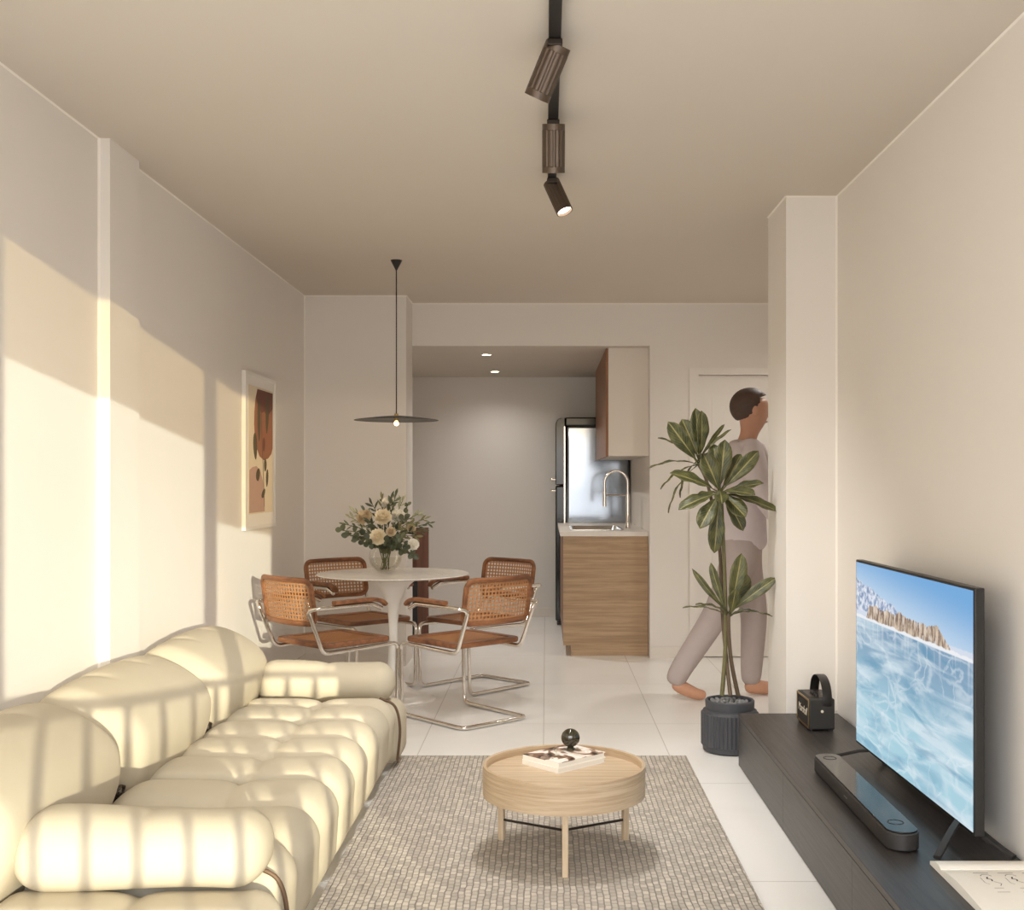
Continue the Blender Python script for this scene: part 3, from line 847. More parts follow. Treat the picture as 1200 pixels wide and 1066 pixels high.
# ------------------------------------------------------------------ pendant
PX_, PY_ = -.884, 6.70
pd = thing('pendant_lamp', 'black disc pendant lamp hanging over the dining table', 'lamp', (PX_, PY_, 1.665))
MB().lathe([(.034, H - 1.665), (.033, H - 1.668), (.004, H - 1.725), (0, H - 1.727)], 32).build('canopy', M['black'], pd)
MB().sweep([(0, 0, .03), (0, 0, H - 1.72)], .0035, n=8).build('cord', M['black'], pd)
MB().lathe([(0, .02), (.03, .018), (.10, .012), (.18, .002), (.240, -.006), (.248, -.008), (.248, -.010), (.18, -.002), (.10, .006), (.03, .012), (0, .013)], 64).build('shade', M['black'], pd)
MB().lathe([(.012, .03), (.014, .012), (.014, -.012), (.010, -.014)], 20).build('socket', M['brass'], pd)
MB().ball((0, 0, -.028), .013, 16, 10).build('bulb', M['bulbglow'], pd)
pl_ = bpy.data.lights.new('pendant_bulb', 'POINT'); pl_.energy = 4; pl_.color = (1, .8, .55); pl_.shadow_soft_size = .02
po = bpy.data.objects.new('pendant_bulb', pl_); COL.objects.link(po); po.location = (PX_, PY_, 1.60)

# ------------------------------------------------------------------ ceiling track and spotlights
TX = .025
tr = thing('ceiling_track', 'black light track running along the ceiling', 'light track', (TX, 3.5, H - .03))
MB().box(-.018, .018, -2.9, 1.37, 0, .03).build('rail', M['black'], tr, smooth=False, bevel=.002)
def track_spot(label, ymount, head_c, axis, L, rad, lit=False):
    base = Vector((TX, ymount, H - .03)); hc = Vector(head_c); ax = Vector(axis).normalized()
    o = thing('track_spotlight', label, 'spotlight', base, 0, 'spotlights on the ceiling track')
    MB().box(-.022, .022, -.045, .045, -.02, -.0005).build('adapter', M['bronzedark'], o, smooth=False, bevel=.003)
    top = hc - ax * (L / 2)
    jt = top - base
    MB().sweep([(0, 0, -.018), (0, 0, -.045), tuple(jt.lerp(Vector((0, 0, -.045)), .35)), tuple(jt + ax * .012)], .011, n=10).build('joint', M['bronzedark'], o)
    q = Vector((0, 0, -1)).rotation_difference(ax).to_matrix().to_4x4()
    mt = Matrix.Translation(jt) @ q
    pr_ = [(0, -.012), (rad * .86, -.012), (rad * .95, 0), (rad, .0), (rad, -.02), (rad, -.022), (rad, -L + .022), (rad, -L + .02), (rad, -L), (rad - .004, -L), (rad - .005, -L + .015), (0, -L + .018)]
    MB().lathe(pr_, 64, flute=(5, 6, .06, 4), cap=False).xf(mt).build('shade', M['bronze'], o, angle=30)
    MB().lathe([(0, -L + .012), (rad - .006, -L + .012), (rad - .006, -L + .016), (0, -L + .016)], 32).xf(mt).build('lens', M['spotglow'] if lit else M['plastic'], o)
    return o
def ray(px, py, Y): return Vector(((px - 640) * Y / F, Y, 1.3 - (py - 563) * Y / F))
track_spot('nearest ceiling spotlight, tilted to the left', 3.30, ray(641.5, 84, 3.32), (-.4, .316, -.861), .16, .0385)
track_spot('middle ceiling spotlight, hanging straight down', 4.03, ray(648.7, 174, 4.04), (0, .29, -.957), .167, .0405)
track_spot('farthest ceiling spotlight, lit and turned to the right', 4.80, ray(654, 231, 4.80), (.374, -.27, -.888), .15, .036, True)
for nm_, y_, d_ in (('track_fill_near', 3.30, ray(620, 125, 3.40)), ('track_fill_mid', 4.06, ray(648.7, 212, 4.08)), ('track_light_far', 4.77, ray(664, 254, 4.76))):  # near and mid are added fill at unlit heads, brightening the floor
    spot(nm_, d_, (-.2 if y_ < 3.5 else (.1 if y_ > 4.5 else -.1), .3, -1), 24 if y_ < 3.5 else (58 if y_ > 4.5 else 80), 140 if y_ < 3.5 else 112, .9, (1, .985, .95), .06)
hl = thing('added_downlight', 'added unseen downlight over the doorway, hidden behind the wall corner', 'ceiling light', (1.75, 7.3, H))  # added out of view to brighten the hall and floor
MB().lathe([(0, -.003), (.04, -.003), (.042, -.0005)], 24).build('lens', M['lampglow'], hl)
spot('hall_fill', (1.75, 7.3, H - .02), (0, 0, -1), 48, 150, 1.0, (1, .98, .94), .04)  # fill lamp of the added downlight

# ------------------------------------------------------------------ kitchen
for i, (x, y, lb) in enumerate(((-.467, 8.88, 'nearer lit recessed ceiling light in the kitchen'), (-.463, 10.26, 'farther lit recessed ceiling light in the kitchen'))):
    o = thing('recessed_light', lb, 'ceiling light', (x, y, 2.288), 0, 'recessed kitchen lights')
    MB().lathe([(.034, -.0005), (.034, -.006), (.046, -.004), (.047, -.0005)], 32, cap=False).build('trim_ring', M['white'], o)
    MB().lathe([(0, -.001), (.033, -.001), (.033, -.004), (0, -.004)], 24).build('lens', M['lampglow'], o)
    spot('kitchen_spot', (x, y, 2.275), (0, 0, -1), 62 if i == 0 else 24, 150, 1.0, (1, .97, .92), .04)
KY0, KY1, KX = 8.434, 10.17, .127
cb = thing('kitchen_base_cabinet', 'oak kitchen base cabinet below the white worktop', 'cabinet', (.45, 9.3, 0))
off = Matrix.Translation((-.45, -9.3, 0))
m = MB().box(KX + .06, .757, KY0 + .02, KY1, 0, .09).box(KX + .02, .757, KY0 + .02, KY1, .09, .886); m.xf(off).build('carcass', M['cab'], cb, smooth=False)
MB().prism([(KX, .075), (KX + .06, .075), (KX + .06, 0), (.757, 0), (.757, .886), (KX, .886)], 0, .02).xf(off @ Matrix.Translation((0, KY0 + .02, 0)) @ Matrix.Rotation(PI / 2, 4, 'X')).build('end_panel', M['cab'], cb, smooth=False)
for k in range(3):
    y0 = KY0 + .022 + k * (KY1 - KY0 - .022) / 3; y1 = KY0 + .022 + (k + 1) * (KY1 - KY0 - .022) / 3 - .004
    d = MB().box(KX, KX + .019, y0, y1, .092, .86).xf(off).build('door', M['cabdoor'], cb, smooth=False, bevel=.001)
wt = MB(); x0, x1, y0, y1 = .105, .757, KY0 - .01, KY1
sx0, sx1, sy0, sy1 = .20, .58, 8.66, 9.40
for b in ((x0, sx0, y0, y1), (sx1, x1, y0, y1), (sx0, sx1, y0, sy0), (sx0, sx1, sy1, y1)): wt.box(*b, .887, .922)
wt = wt.build('worktop', M['worktop'], smooth=False); tag(wt, 'pale stone kitchen worktop on the oak cabinet', 'worktop')
sk = MB()
sk.ring(rrect(sx0 - .014, sx1 + .014, sy0 - .014, sy1 + .014, .02), rrect(sx0 + .004, sx1 - .004, sy0 + .004, sy1 - .004, .03), .9225, .9265)
ri = rrect(sx0 + .004, sx1 - .004, sy0 + .004, sy1 - .004, .03); rb = rrect(sx0 + .02, sx1 - .02, sy0 + .02, sy1 - .02, .03)
n = len(ri)
sk.add([(p[0], p[1], .9265) for p in ri] + [(p[0], p[1], .893) for p in rb], [(i, (i + 1) % n, (i + 1) % n + n, i + n) for i in range(n)] + [tuple(range(n, 2 * n))])
o = sk.build('kitchen_sink', M['sinksteel']); tag(o, 'steel sink set into the kitchen worktop', 'sink')
fa = thing('kitchen_faucet', 'tall chrome arched faucet beside the sink', 'faucet', (.648, 9.0, .9225))
arc = [(0, 0, .03), (0, 0, .30)] + [(-.092 + .092 * math.cos(a), 0, .36 + .095 * math.sin(a)) for a in [PI * k / 14 for k in range(15)]] + [(-.184, 0, .26)]
MB().sweep(arc, .011, n=12).build('spout', M['chrome'], fa)
MB().sweep([(-.184, 0, .29), (-.184, 0, .172)], .015, n=14).build('spray_head', M['chrome'], fa)
MB().sweep([(0, 0, 0), (0, 0, .27)], .018, n=16).build('body', M['chrome'], fa)
MB().sweep([(0, 0, .262), (-.18, 0, .262)], .006, n=8).build('holder_arm', M['chrome'], fa)
MB().sweep([(0, -.018, .05), (0, -.05, .06), (0, -.075, .10)], .006, n=8).build('lever', M['chrome'], fa)
uc = thing('wall_cabinet', 'white kitchen wall cabinet with brown wood doors above the sink', 'cabinet', (.6, 9.3, 1.484))
off = Matrix.Translation((-.6, -9.3, -1.484))
MB().box(.463, .7595, KY0, KY1, 1.484, 2.287).xf(off).build('carcass', M['cabwhite'], uc, smooth=False)
for k in range(3):
    y0 = KY0 + k * (KY1 - KY0) / 3; y1 = y0 + (KY1 - KY0) / 3 - .003
    MB().box(.444, .4625, y0, y1, 1.478, 2.28).xf(off).build('door', M['cabdoor'], uc, smooth=False, bevel=.001)
# fridge
fg = thing('refrigerator', 'tall black and steel retro refrigerator beyond the kitchen counter', 'refrigerator', (.42, 10.5, 0))
off = Matrix.Translation((-.42, -10.5, 0))
FY0, FY1 = 10.19, 10.80
MB().box(.175, .752, FY0, FY1, .03, 1.80).xf(off).build('body', M['steel'], fg, bevel=.03)
MB().box(.172, .754, FY0 - .004, FY1 + .002, 1.79, 1.868).xf(off).build('top_cover', M['blackgloss'], fg, bevel=.012)
for z0, z1 in ((.04, 1.252), (1.262, 1.866)):
    pr = rrect(.085, .30, z0, z1, .01)
    d = MB()
    outl = [(.172, z0), (.172, z1), (.15, z1)] + ([(.085 + .065 - .065 * math.sin(a), z1 - .065 + .065 * math.cos(a)) for a in [PI / 2 * k / 8 for k in range(9)]] if z1 > 1.8 else [(.085, z1)]) + [(.085, z0)]
    d.prism(outl, 0, FY1 - FY0).xf(off @ Matrix.Translation((0, FY1, 0)) @ Matrix.Rotation(PI / 2, 4, 'X'))
    d = d.build('door', M['blackgloss'], fg, bevel=.012)
    zc = 1.21 if z0 < 1 else 1.31
    h_ = MB().sweep(fillet([(.085, FY0 + .06, zc), (.045, FY0 + .06, zc), (.045, FY0 + .28, zc), (.085, FY0 + .28, zc)], .012), .012, n=10)
    h_.xf(off).build('handle', M['chrome'], d)
MB().box(.155, .176, FY0 - .006, FY0 + .02, .05, 1.79).xf(off).build('edge_strip', M['chrome'], fg, bevel=.006)
gr = MB()
for k in range(5): gr.box(.10, .74, FY0 + .01, FY0 + .03, .035 + .02 * k - .03, .045 + .02 * k - .03)
gr.xf(off).build('foot_grille', M['plastic'], fg, smooth=False)
lc = thing('wood_panel', 'dark brown low wooden panel at the left edge of the kitchen', 'panel', (-1.3, 9.5, 0))
off = Matrix.Translation((1.3, -9.5, 0))
MB().box(-1.72, -.985, 9.49, 9.53, 0, .907).xf(off).build('board', M['darkwood'], lc, smooth=False, bevel=.002)
MB().box(-1.30, -1.075, 9.484, 9.4895, .02, .55).xf(off).build('black_strip', M['black'], lc, smooth=False)  # plain black strip low on the board

# ------------------------------------------------------------------ picture on the left wall
PYA, PYB, PZA, PZB = 6.335, 7.045, 1.02, 1.918
pf = thing('picture_frame', 'white framed terracotta and leaf print on the left wall', 'picture', (XL, (PYA + PYB) / 2, (PZA + PZB) / 2))
PW, PH = PYB - PYA, PZB - PZA
# local: u along +Y, v along Z, depth along +X
TOX = Matrix(((0, 0, 1, 0), (1, 0, 0, 0), (0, 1, 0, 0), (0, 0, 0, 1)))
MB().ring(rrect(-PW / 2, PW / 2, -PH / 2, PH / 2, .002, 1), rrect(-PW / 2 + .022, PW / 2 - .022, -PH / 2 + .022, PH / 2 - .022, .002, 1), .001, .0235).xf(TOX).build('frame', M['white'], pf, smooth=False)
MB().box(-PW / 2 + .02, PW / 2 - .02, -PH / 2 + .02, PH / 2 - .02, .002, .020).xf(TOX).build('mount', M['mat'], pf, smooth=False)
A0, A1, B0, B1 = -.285, .285, -.36, .375
art = MB().box(A0, A1, B0, B1, .0195, .0212, 0)
def uvp(u, v): return (A0 + (A1 - A0) * u, B0 + (B1 - B0) * v)
def shape(pts, z, mi): art.prism([uvp(*p) for p in pts], .0212, z, mi)
big = [(.98, .985), (.33, .985)] + [(.33 - .13 * math.sin(PI * k / 8 * .5 + 0) - 0, .985 - .40 * k / 8) for k in range(1, 9)]
big = [(.98, .985), (.34, .985), (.26, .9), (.22, .8), (.21, .7), (.24, .6), (.31, .52), (.42, .455), (.60, .425), (.78, .44), (.92, .48), (.98, .53)]
shape(big, .0218, 1)
shape([(.98, .985), (.34, .985), (.28, .92), (.36, .86), (.5, .80), (.62, .82), (.74, .78), (.86, .82), (.98, .86)], .0222, 2)
shape([(.02, .01), (.64, .01), (.63, .15), (.56, .26), (.45, .34), (.3, .375), (.15, .365), (.02, .34)], .0218, 3)
def leafshape(c, L, W, ang, mi, z=.0226):
    pts = []
    for k in range(16):
        a = 2 * PI * k / 16
        x_ = W * math.sin(a) * abs(math.sin(a / 2 + PI / 2)) ** .3; y_ = L * math.cos(a)
        pts.append((c[0] + x_ * math.cos(ang) - y_ * math.sin(ang) * .8, c[1] + x_ * math.sin(ang) * .8 + y_ * math.cos(ang)))
    shape(pts, z, mi)
for c_, L, W, a, mi in (((.74, .80), .16, .075, -.18, 4), ((.40, .74), .17, .07, .05, 4), ((.25, .53), .11, .08, .3, 4), ((.60, .55), .06, .05, -.3, 2), ((.66, .385), .055, .06, -.4, 4),
                        ((.74, .28), .075, .05, -.3, 4), ((.36, .305), .05, .09, .35, 4), ((.58, .155), .032, .09, .4, 4)):
    leafshape(c_, L, W, a, mi)
sp_ = [(.50, .80), (.52, .6), (.56, .42), (.60, .2), (.62, .05)]
for (a, b), (c_, d_) in zip(sp_, sp_[1:]): shape([(a - .007, b), (c_ - .007, d_), (c_ + .007, d_), (a + .007, b)], .0224, 4)
art.xf(TOX); art.build('print', [M['artpaper'], M['terra'], M['terrad'], M['pinkink'], M['olive']], pf, smooth=False)

# ------------------------------------------------------------------ plant
PP = Vector((.885, 5.47, 0))
pot = thing('plant_pot', 'ribbed charcoal plant pot beside the low black console', 'pot', PP)
MB().lathe([(0, 0), (.115, 0), (.128, .008), (.131, .03), (.138, .035), (.138, .185), (.131, .19), (.128, .198), (.116, .203), (.118, .243), (.113, .248), (.104, .246), (.103, .215), (0, .215)], 176, flute=(4, 5, .03, 4)).build('body', M['pot'], pot, angle=25)
MB().lathe([(0, .2155), (.1025, .2155), (.1025, .222), (0, .226)], 32).build('soil', M['soil'], pot)
proto = None
for k in range(46):
    a = k * 2.39996; r_ = .098 * math.sqrt((k + .5) / 46) * .93
    if proto is None:
        proto = MB().ball((0, 0, 0), .011, 10, 7, (1, .85, .75)).build('pebble', M['stone'])
        o = proto
    else: o = proto.copy(); COL.objects.link(o)
    s_ = random.uniform(.7, 1.25)
    o.location = PP + Vector((r_ * math.cos(a), r_ * math.sin(a), .2275 + .0075 * s_)); o.scale = (s_,) * 3; o.rotation_euler = (0, 0, random.random() * 6)
    tag(o, 'small grey pebble on the soil of the charcoal pot', 'pebble', 'pebbles in the plant pot')
pt = thing('potted_plant', 'tall dark green plant with long oval leaves by the wall corner', 'plant', PP + Vector((0, 0, .222)))
offp = Matrix.Translation(-(PP + Vector((0, 0, .222))))
def pp(px, py, dy=0.0): return ray(px, py, PP.y + dy)
trk = [([(846, 815, .0), (850, 760, .02), (850, 700, .02), (848, 640, 0), (845, 578, -.02)], 'trunk', .0095),
       ([(856, 815, -.04), (851, 770, .03), (846, 710, .05), (843, 640, .06), (830, 570, .06), (818, 543, .05)], 'trunkb', .0085),
       ([(865, 815, .03), (857, 775, .02), (854, 740, .0), (854, 718, .0)], 'trunkb', .0095)]
for pts, mt_, r_ in trk:
    MB().sweep(spline([pp(x, y, d) for x, y, d in pts], 8), r_, n=12, taper=lambda q: 1.15 - .3 * q).xf(offp).build('stem', M[mt_], pt)
def bigleaf(base, tip, W, nrm, sag=.06):
    L = (tip - base).length; d = (tip - base).normalized()
    v = []; f = []; uv = []; n = 14
    x = d.cross(Vector(nrm)).normalized(); z = x.cross(d)
    for i in range(n + 1):
        t_ = i / n
        w_ = W / 2 * ((math.sin(PI * min(1, max(0, (t_ - .10) / .9)) ** 1.55)) ** .62 if t_ > .10 else 0)
        w_ = max(w_, .0035 * (1 - t_) + .0004)
        c_ = base + d * (L * t_) + z * (sag * L * math.sin(PI * t_))
        for s_ in (-1, -.6, -.25, 0, .25, .6, 1):
            v.append(c_ + x * (s_ * w_) + z * (abs(s_) * w_ * .28 + .004 * math.sin(t_ * 19 + s_ * 3) * abs(s_))); uv.append(((s_ + 1) / 2, t_))
    for i in range(n):
        for j in range(6): f.append((i * 7 + j, i * 7 + j + 1, i * 7 + j + 8, i * 7 + j + 7))
    o = MB().add(v, f, uv).xf(offp).build('leaf', M['leaf'], pt, angle=80)
    sd = o.modifiers.new('thickness', 'SOLIDIFY'); sd.thickness = .0012
    return o
FRONT = (0, -1, .35); UPN = (0, -.25, 1)
crA = (844, 577, -.02); crB = (818, 541, .05); crC = (854, 721, 0)
leaves = [
 (crA, [(849.5, 515, -.02, .085, FRONT), (824, 531, -.05, .095, FRONT), (889, 528, -.03, .075, (.3, -1, .4)), (895, 566, -.08, .065, (0, -.7, 1)), (885, 580, -.15, .075, (0, -.8, 1)),
        (913, 600, -.05, .062, (.1, -.8, .9)), (874, 606, -.12, .085, (0, -1, .5)), (871, 622, -.05, .075, (.2, -1, .3)), (820, 619, -.09, .085, (-.2, -1, .4)), (795, 597, -.06, .075, (-.1, -.8, .8)),
        (785, 554, -.04, .075, (0, -.8, .9)), (837, 648, -.03, .080, (0, -1, .2)), (868, 532, .06, .065, (.2, -1, .2)), (836, 520, .06, .075, (-.2, -1, .2)), (806, 588, .10, .06, (-.1, -.6, .9)), (846, 590, -.19, .07, (0, -.5, 1))]),
 (crB, [(783, 494, .0, .085, (-.2, -1, .1)), (799, 491, .05, .09, FRONT), (815, 478, .04, .075, (.1, -1, .1)), (822, 481, .0, .07, (.4, -1, .1)), (849, 497, .10, .022, (.5, -.6, 1)), (857, 503, .06, .018, (.5, -.5, 1)),
        (771, 513, .02, .028, (-.5, -.4, 1)), (759, 549, .0, .026, (0, -.25, 1)), (774, 573, .05, .024, (-.5, -.3, 1)), (783, 601, .06, .02, (-1, -.3, .5)), (797, 583, .12, .03, (-.8, -.4, .6)), (829, 532, -.10, .07, (.1, -1, .2))]),
 (crC, [(869, 648, -.01, .085, (.1, -1, .1)), (875, 672, .05, .085, (.3, -1, .2)), (910, 677, -.03, .062, (.3, -1, .8)), (811, 666, -.02, .034, (-.5, -.9, .3)), (833, 659, .06, .045, (-.5, -.9, .2)),
        (800, 712, .0, .024, (0, -.2, 1)), (815, 708, .08, .026, (0, -.25, 1)), (905, 722, -.02, .022, (0, -.2, 1)), (882, 715, .10, .03, (0, -.3, 1)), (862, 690, -.06, .06, (0, -1, .2))])]
for cr, ls in leaves:
    b = pp(*cr)
    for x, y, d, W, nr in ls:
        tip = pp(x, y, d)
        bb = b + Vector((random.uniform(-.008, .008), random.uniform(-.01, .01), random.uniform(-.012, .012)))
        bigleaf(bb, tip, W, nr, .05 if W > .04 else .10)

# ------------------------------------------------------------------ console, TV, sound bar, speaker, magazine
CZ = .24
cs = thing('media_console', 'long low black oak media console along the right wall', 'media console', (1.1, 3.7, 0))
off = Matrix.Translation((-1.1, -3.7, 0))
MB().box(.895, 1.328, 2.3, 5.155, .004, CZ - .022).xf(off).build('body', M['console'], cs, smooth=False)
MB().box(.877, 1.328, 2.28, 5.172, CZ - .021, CZ).xf(off).build('top', M['console'], cs, smooth=False, bevel=.0015)
for k in range(3):
    MB().box(.877, .894, 2.302 + k * .951, 2.302 + (k + 1) * .951 - .0015, .006, CZ - .0225).xf(off).build('drawer_front', M['console'], cs, smooth=False)
MB().box(.877, 1.328, 5.1555, 5.172, .004, CZ - .022).xf(off).build('end_panel', M['console'], cs, smooth=False)
# television
tv = thing('television', 'large flat television showing an icy lake, on the black console', 'television', (1.2, 3.77, CZ))
ya, yb, za, zb = 3.19, 4.352, .298, .998
xa, xb = 1.205, 1.188
def tvp(u, v, dx=0): return (xb + (xa - xb) * u + dx - 1.2, yb + (ya - yb) * u - 3.77, za + (zb - za) * v - CZ)
def tvbox(u0, u1, v0, v1, d0, d1):
    v = [tvp(a, b, d) for d in (d0, d1) for a, b in ((u0, v0), (u1, v0), (u1, v1), (u0, v1))]
    return v, [(0, 1, 2, 3), (7, 6, 5, 4), (0, 4, 5, 1), (1, 5, 6, 2), (2, 6, 7, 3), (3, 7, 4, 0)]
MB().add(*tvbox(0, 1, 0, 1, 0, .028)).build('housing', M['black'], tv, smooth=False, bevel=.003)
MB().add(*tvbox(.2, .8, .05, .5, .0285, .055)).build('rear_housing', M['plastic'], tv, smooth=False, bevel=.006)
b_ = .008
MB().add([tvp(b_, .014, -.0012), tvp(1 - b_, .014, -.0012), tvp(1 - b_, 1 - .012, -.0012), tvp(b_, 1 - .012, -.0012)], [(0, 1, 2, 3)], [(0, 0), (1, 0), (1, 1), (0, 1)]).build('screen', M['screen'], tv, smooth=False)
for yj, yt in ((3.32, 3.17), (4.20, 4.33)):
    for sx_ in (-1, 1):
        xt = 1.197 + (.105 if sx_ < 0 else .11) * sx_
        MB().sweep([(1.205 - 1.2, yj - 3.77, .063), (1.205 - 1.2 + .3 * (xt - 1.205), yj + .3 * (yt - yj) - 3.77, .052), (xt - 1.2, yt - 3.77, .0075)], .011, .0065, n=8, up=(0, 0, 1), sq=.5).build('leg', M['plastic'], tv)
# sound bar
sb = thing('sound_bar', 'slim black sound bar with rounded ends in front of the television', 'sound bar', (1.025, 3.70, CZ))
def stad(L, Wd, n=14):
    r_ = Wd / 2; pts = []
    for k in range(n + 1): a = PI * k / n; pts.append((r_ * math.cos(a), L / 2 - r_ + r_ * math.sin(a)))
    for k in range(n + 1): a = PI + PI * k / n; pts.append((r_ * math.cos(a), -L / 2 + r_ + r_ * math.sin(a)))
    return pts
MB().prism(stad(.945, .098), .004, .054).build('body', M['plastic'], sb, bevel=.004)
MB().prism(stad(.937, .090), .0545, .0585).build('top_panel', M['blackgloss'], sb, bevel=.001)
MB().prism(stad(.85, .07), 0, .0038).build('base', M['black'], sb)
for yy in (-.37, .40):
    MB().ring(rrect(-.024, .024, yy - .024, yy + .024, .0239, 8), rrect(-.021, .021, yy - .021, yy + .021, .0209, 8), .0587, .0594).build('touch_ring', M['plastic'], sb)
def text(body, size, name, mat, parent, mtx, ext=.0006):
    cu = bpy.data.curves.new(name, 'FONT'); cu.body = body; cu.size = size; cu.align_x = 'CENTER'; cu.align_y = 'CENTER'; cu.extrude = ext; cu.shear = .3
    o = bpy.data.objects.new(name, cu); COL.objects.link(o)
    bpy.context.view_layer.update()
    me = bpy.data.meshes.new_from_object(o.evaluated_get(bpy.context.evaluated_depsgraph_get())); bpy.data.objects.remove(o)
    me.materials.clear(); me.materials.append(mat)
    me.transform(mtx); o = bpy.data.objects.new(name, me); COL.objects.link(o); o.parent = parent; return o
MB().box(-.0495, -.0488, -.02, .02, .027, .031).build('badge', M['ink'], sb, smooth=False)
# portable speaker
spk = thing('portable_speaker', 'small black amplifier style speaker with strap at the console end', 'speaker', (1.166, 4.91, CZ))
MB().box(-.054, .054, -.115, .115, .007, .137).build('cabinet', M['tolex'], spk, smooth=True, bevel=.006)
MB().ring(rrect(-.112, .112, .010, .134, .006), rrect(-.104, .104, .018, .126, .005), .0, .003).xf(Matrix.Translation((-.0545, 0, 0)) @ Matrix(((0, 0, -1, 0), (-1, 0, 0, 0), (0, 1, 0, 0), (0, 0, 0, 1)))).build('grille_trim', M['brass'], spk)
MB().box(-.0555, -.0542, -.104, .104, .018, .126).build('grille', M['grille'], spk, smooth=False)
text('Marshall', .048, 'logo', M['gold'], spk, Matrix.Translation((-.0568, 0, .074)) @ Matrix(((0, 0, -1, 0), (-1, 0, 0, 0), (0, 1, 0, 0), (0, 0, 0, 1))))
MB().box(-.042, .042, -.085, .085, .1372, .139).build('control_panel', M['bronzedark'], spk, smooth=False)
for yy in (-.06, -.025, .01):
    MB().lathe([(0, .1392), (.010, .1392), (.009, .151), (0, .152)], 20, (-.012, yy, 0)).build('knob', M['black'], spk)
arc = [(.0, -.112, .10), (.0, -.118, .14)] + [(.0, -.112 * math.cos(a), .145 + .075 * math.sin(a)) for a in [PI * k / 16 for k in range(1, 16)]] + [(.0, .118, .14), (.0, .112, .10)]
arc = [(x + .022, y, z) for x, y, z in arc]
MB().sweep(arc, .0022, .020, n=12, up=(1, 0, 0), sq=.5).xf(Matrix.Identity(4)).build('strap', M['strap'], spk)
MB().lathe([(0, 0), (.006, 0), (.006, .003), (0, .004)], 16).xf(Matrix.Translation((.0, -.116, .085)) @ Matrix.Rotation(PI / 2, 4, 'X')).build('stud', M['gold'], spk)
for sx_ in (-1, 1):
    for sy_ in (-1, 1): MB().lathe([(.008, 0), (.008, .0072)], 12, (sx_ * .042, sy_ * .10, 0)).build('foot', M['black'], spk)
# open magazine
mg = thing('open_magazine', 'open white magazine with line drawings at the near end of the console', 'magazine', (1.06, 3.05, CZ))
def page(y0, y1, h0, h1, hb, W=.262, n=12):
    v = []; f = []
    for i in range(n + 1):
        t_ = i / n; y = y0 + (y1 - y0) * t_
        z = h0 + (h1 - h0) * t_ + hb * math.sin(PI * t_ ** .7)
        v += [(0, y, .0005), (W, y, .0005), (W, y, z), (0, y, z)]
    for i in range(n):
        a, b = i * 4, i * 4 + 4
        f += [(a, b, b + 3, a + 3), (a + 1, a + 2, b + 2, b + 1), (a + 3, b + 3, b + 2, a + 2), (a, a + 1, b + 1, b)]
    f += [(0, 3, 2, 1), (n * 4, n * 4 + 1, n * 4 + 2, n * 4 + 3)]
    return MB().add(v, f)
page(0, .085, .016, .010, .008).build('left_pages', M['paper'], mg, angle=60)
page(0, -.34, .014, .012, .012).build('right_pages', M['paper'], mg, angle=60)
ink = MB(); inkd = MB()
def pz(y): t_ = -y / .34; return .014 - .002 * t_ + .012 * math.sin(PI * t_ ** .7) + .0004
def stroke(mb, pts, w_=.0016):
    for (xa_, ya_), (xb_, yb_) in zip(pts, pts[1:]):
        d = Vector((xb_ - xa_, yb_ - ya_, 0)); n_ = Vector((-d.y, d.x, 0)).normalized() * w_ / 2
        q = [(xa_ - n_.x, ya_ - n_.y, pz(ya_)), (xb_ - n_.x, yb_ - n_.y, pz(yb_)), (xb_ + n_.x, yb_ + n_.y, pz(yb_)), (xa_ + n_.x, ya_ + n_.y, pz(ya_))]
        mb.add(q, [(0, 1, 2, 3)])
for cx in (.09, .155, .22):
    stroke(ink, [(cx - .022, -.05), (cx + .018, -.05)], .003)
    stroke(ink, [(cx + .015 * math.cos(a) + .002, -.085 + .022 * math.sin(a)) for a in [PI * (.1 + .1 * k) for k in range(9)]], .0022)
    stroke(inkd, [(cx + .002, -.085), (cx - .004, -.10), (cx + .006, -.105), (cx + .003, -.118)], .004)
    stroke(ink, [(cx + .006, -.12), (cx + .02, -.135), (cx + .012, -.15)], .002)
    stroke(ink, [(cx - .018, -.09), (cx - .02, -.13), (cx - .012, -.14)], .0014)
    stroke(ink, [(cx - .01, -.165), (cx + .014, -.165)], .0022)
    stroke(ink, [(cx - .012, -.19), (cx + .02, -.19)], .0022)
ink.build('printed_lines', M['ink'], mg, smooth=False); inkd.build('printed_sketches', M['inkd'], mg, smooth=False)

# ------------------------------------------------------------------ the person by the door
PG = Vector((1.165, 6.80, 0))
pe = thing('person', 'person in pale lavender shirt and grey trousers striding past the door', 'person', PG)
def skin_obj(name, mat, nodes, edges, parent, sub=2, root=0):
    me = bpy.data.meshes.new(name); me.from_pydata([n_[:3] for n_ in nodes], edges, []); me.materials.append(mat)
    o = bpy.data.objects.new(name, me); COL.objects.link(o); o.parent = parent
    sk_ = o.modifiers.new('skin', 'SKIN'); sk_.use_smooth_shade = True
    for i, n_ in enumerate(nodes):
        r_ = n_[3]; me.skin_vertices[0].data[i].radius = (r_, n_[4] if len(n_) > 4 else r_); me.skin_vertices[0].data[i].use_root = (i == root)
    ss = o.modifiers.new('subsurf', 'SUBSURF'); ss.levels = sub; ss.render_levels = sub
    return o
LY, RY = -.09, .09      # near leg (towards the camera) and far leg
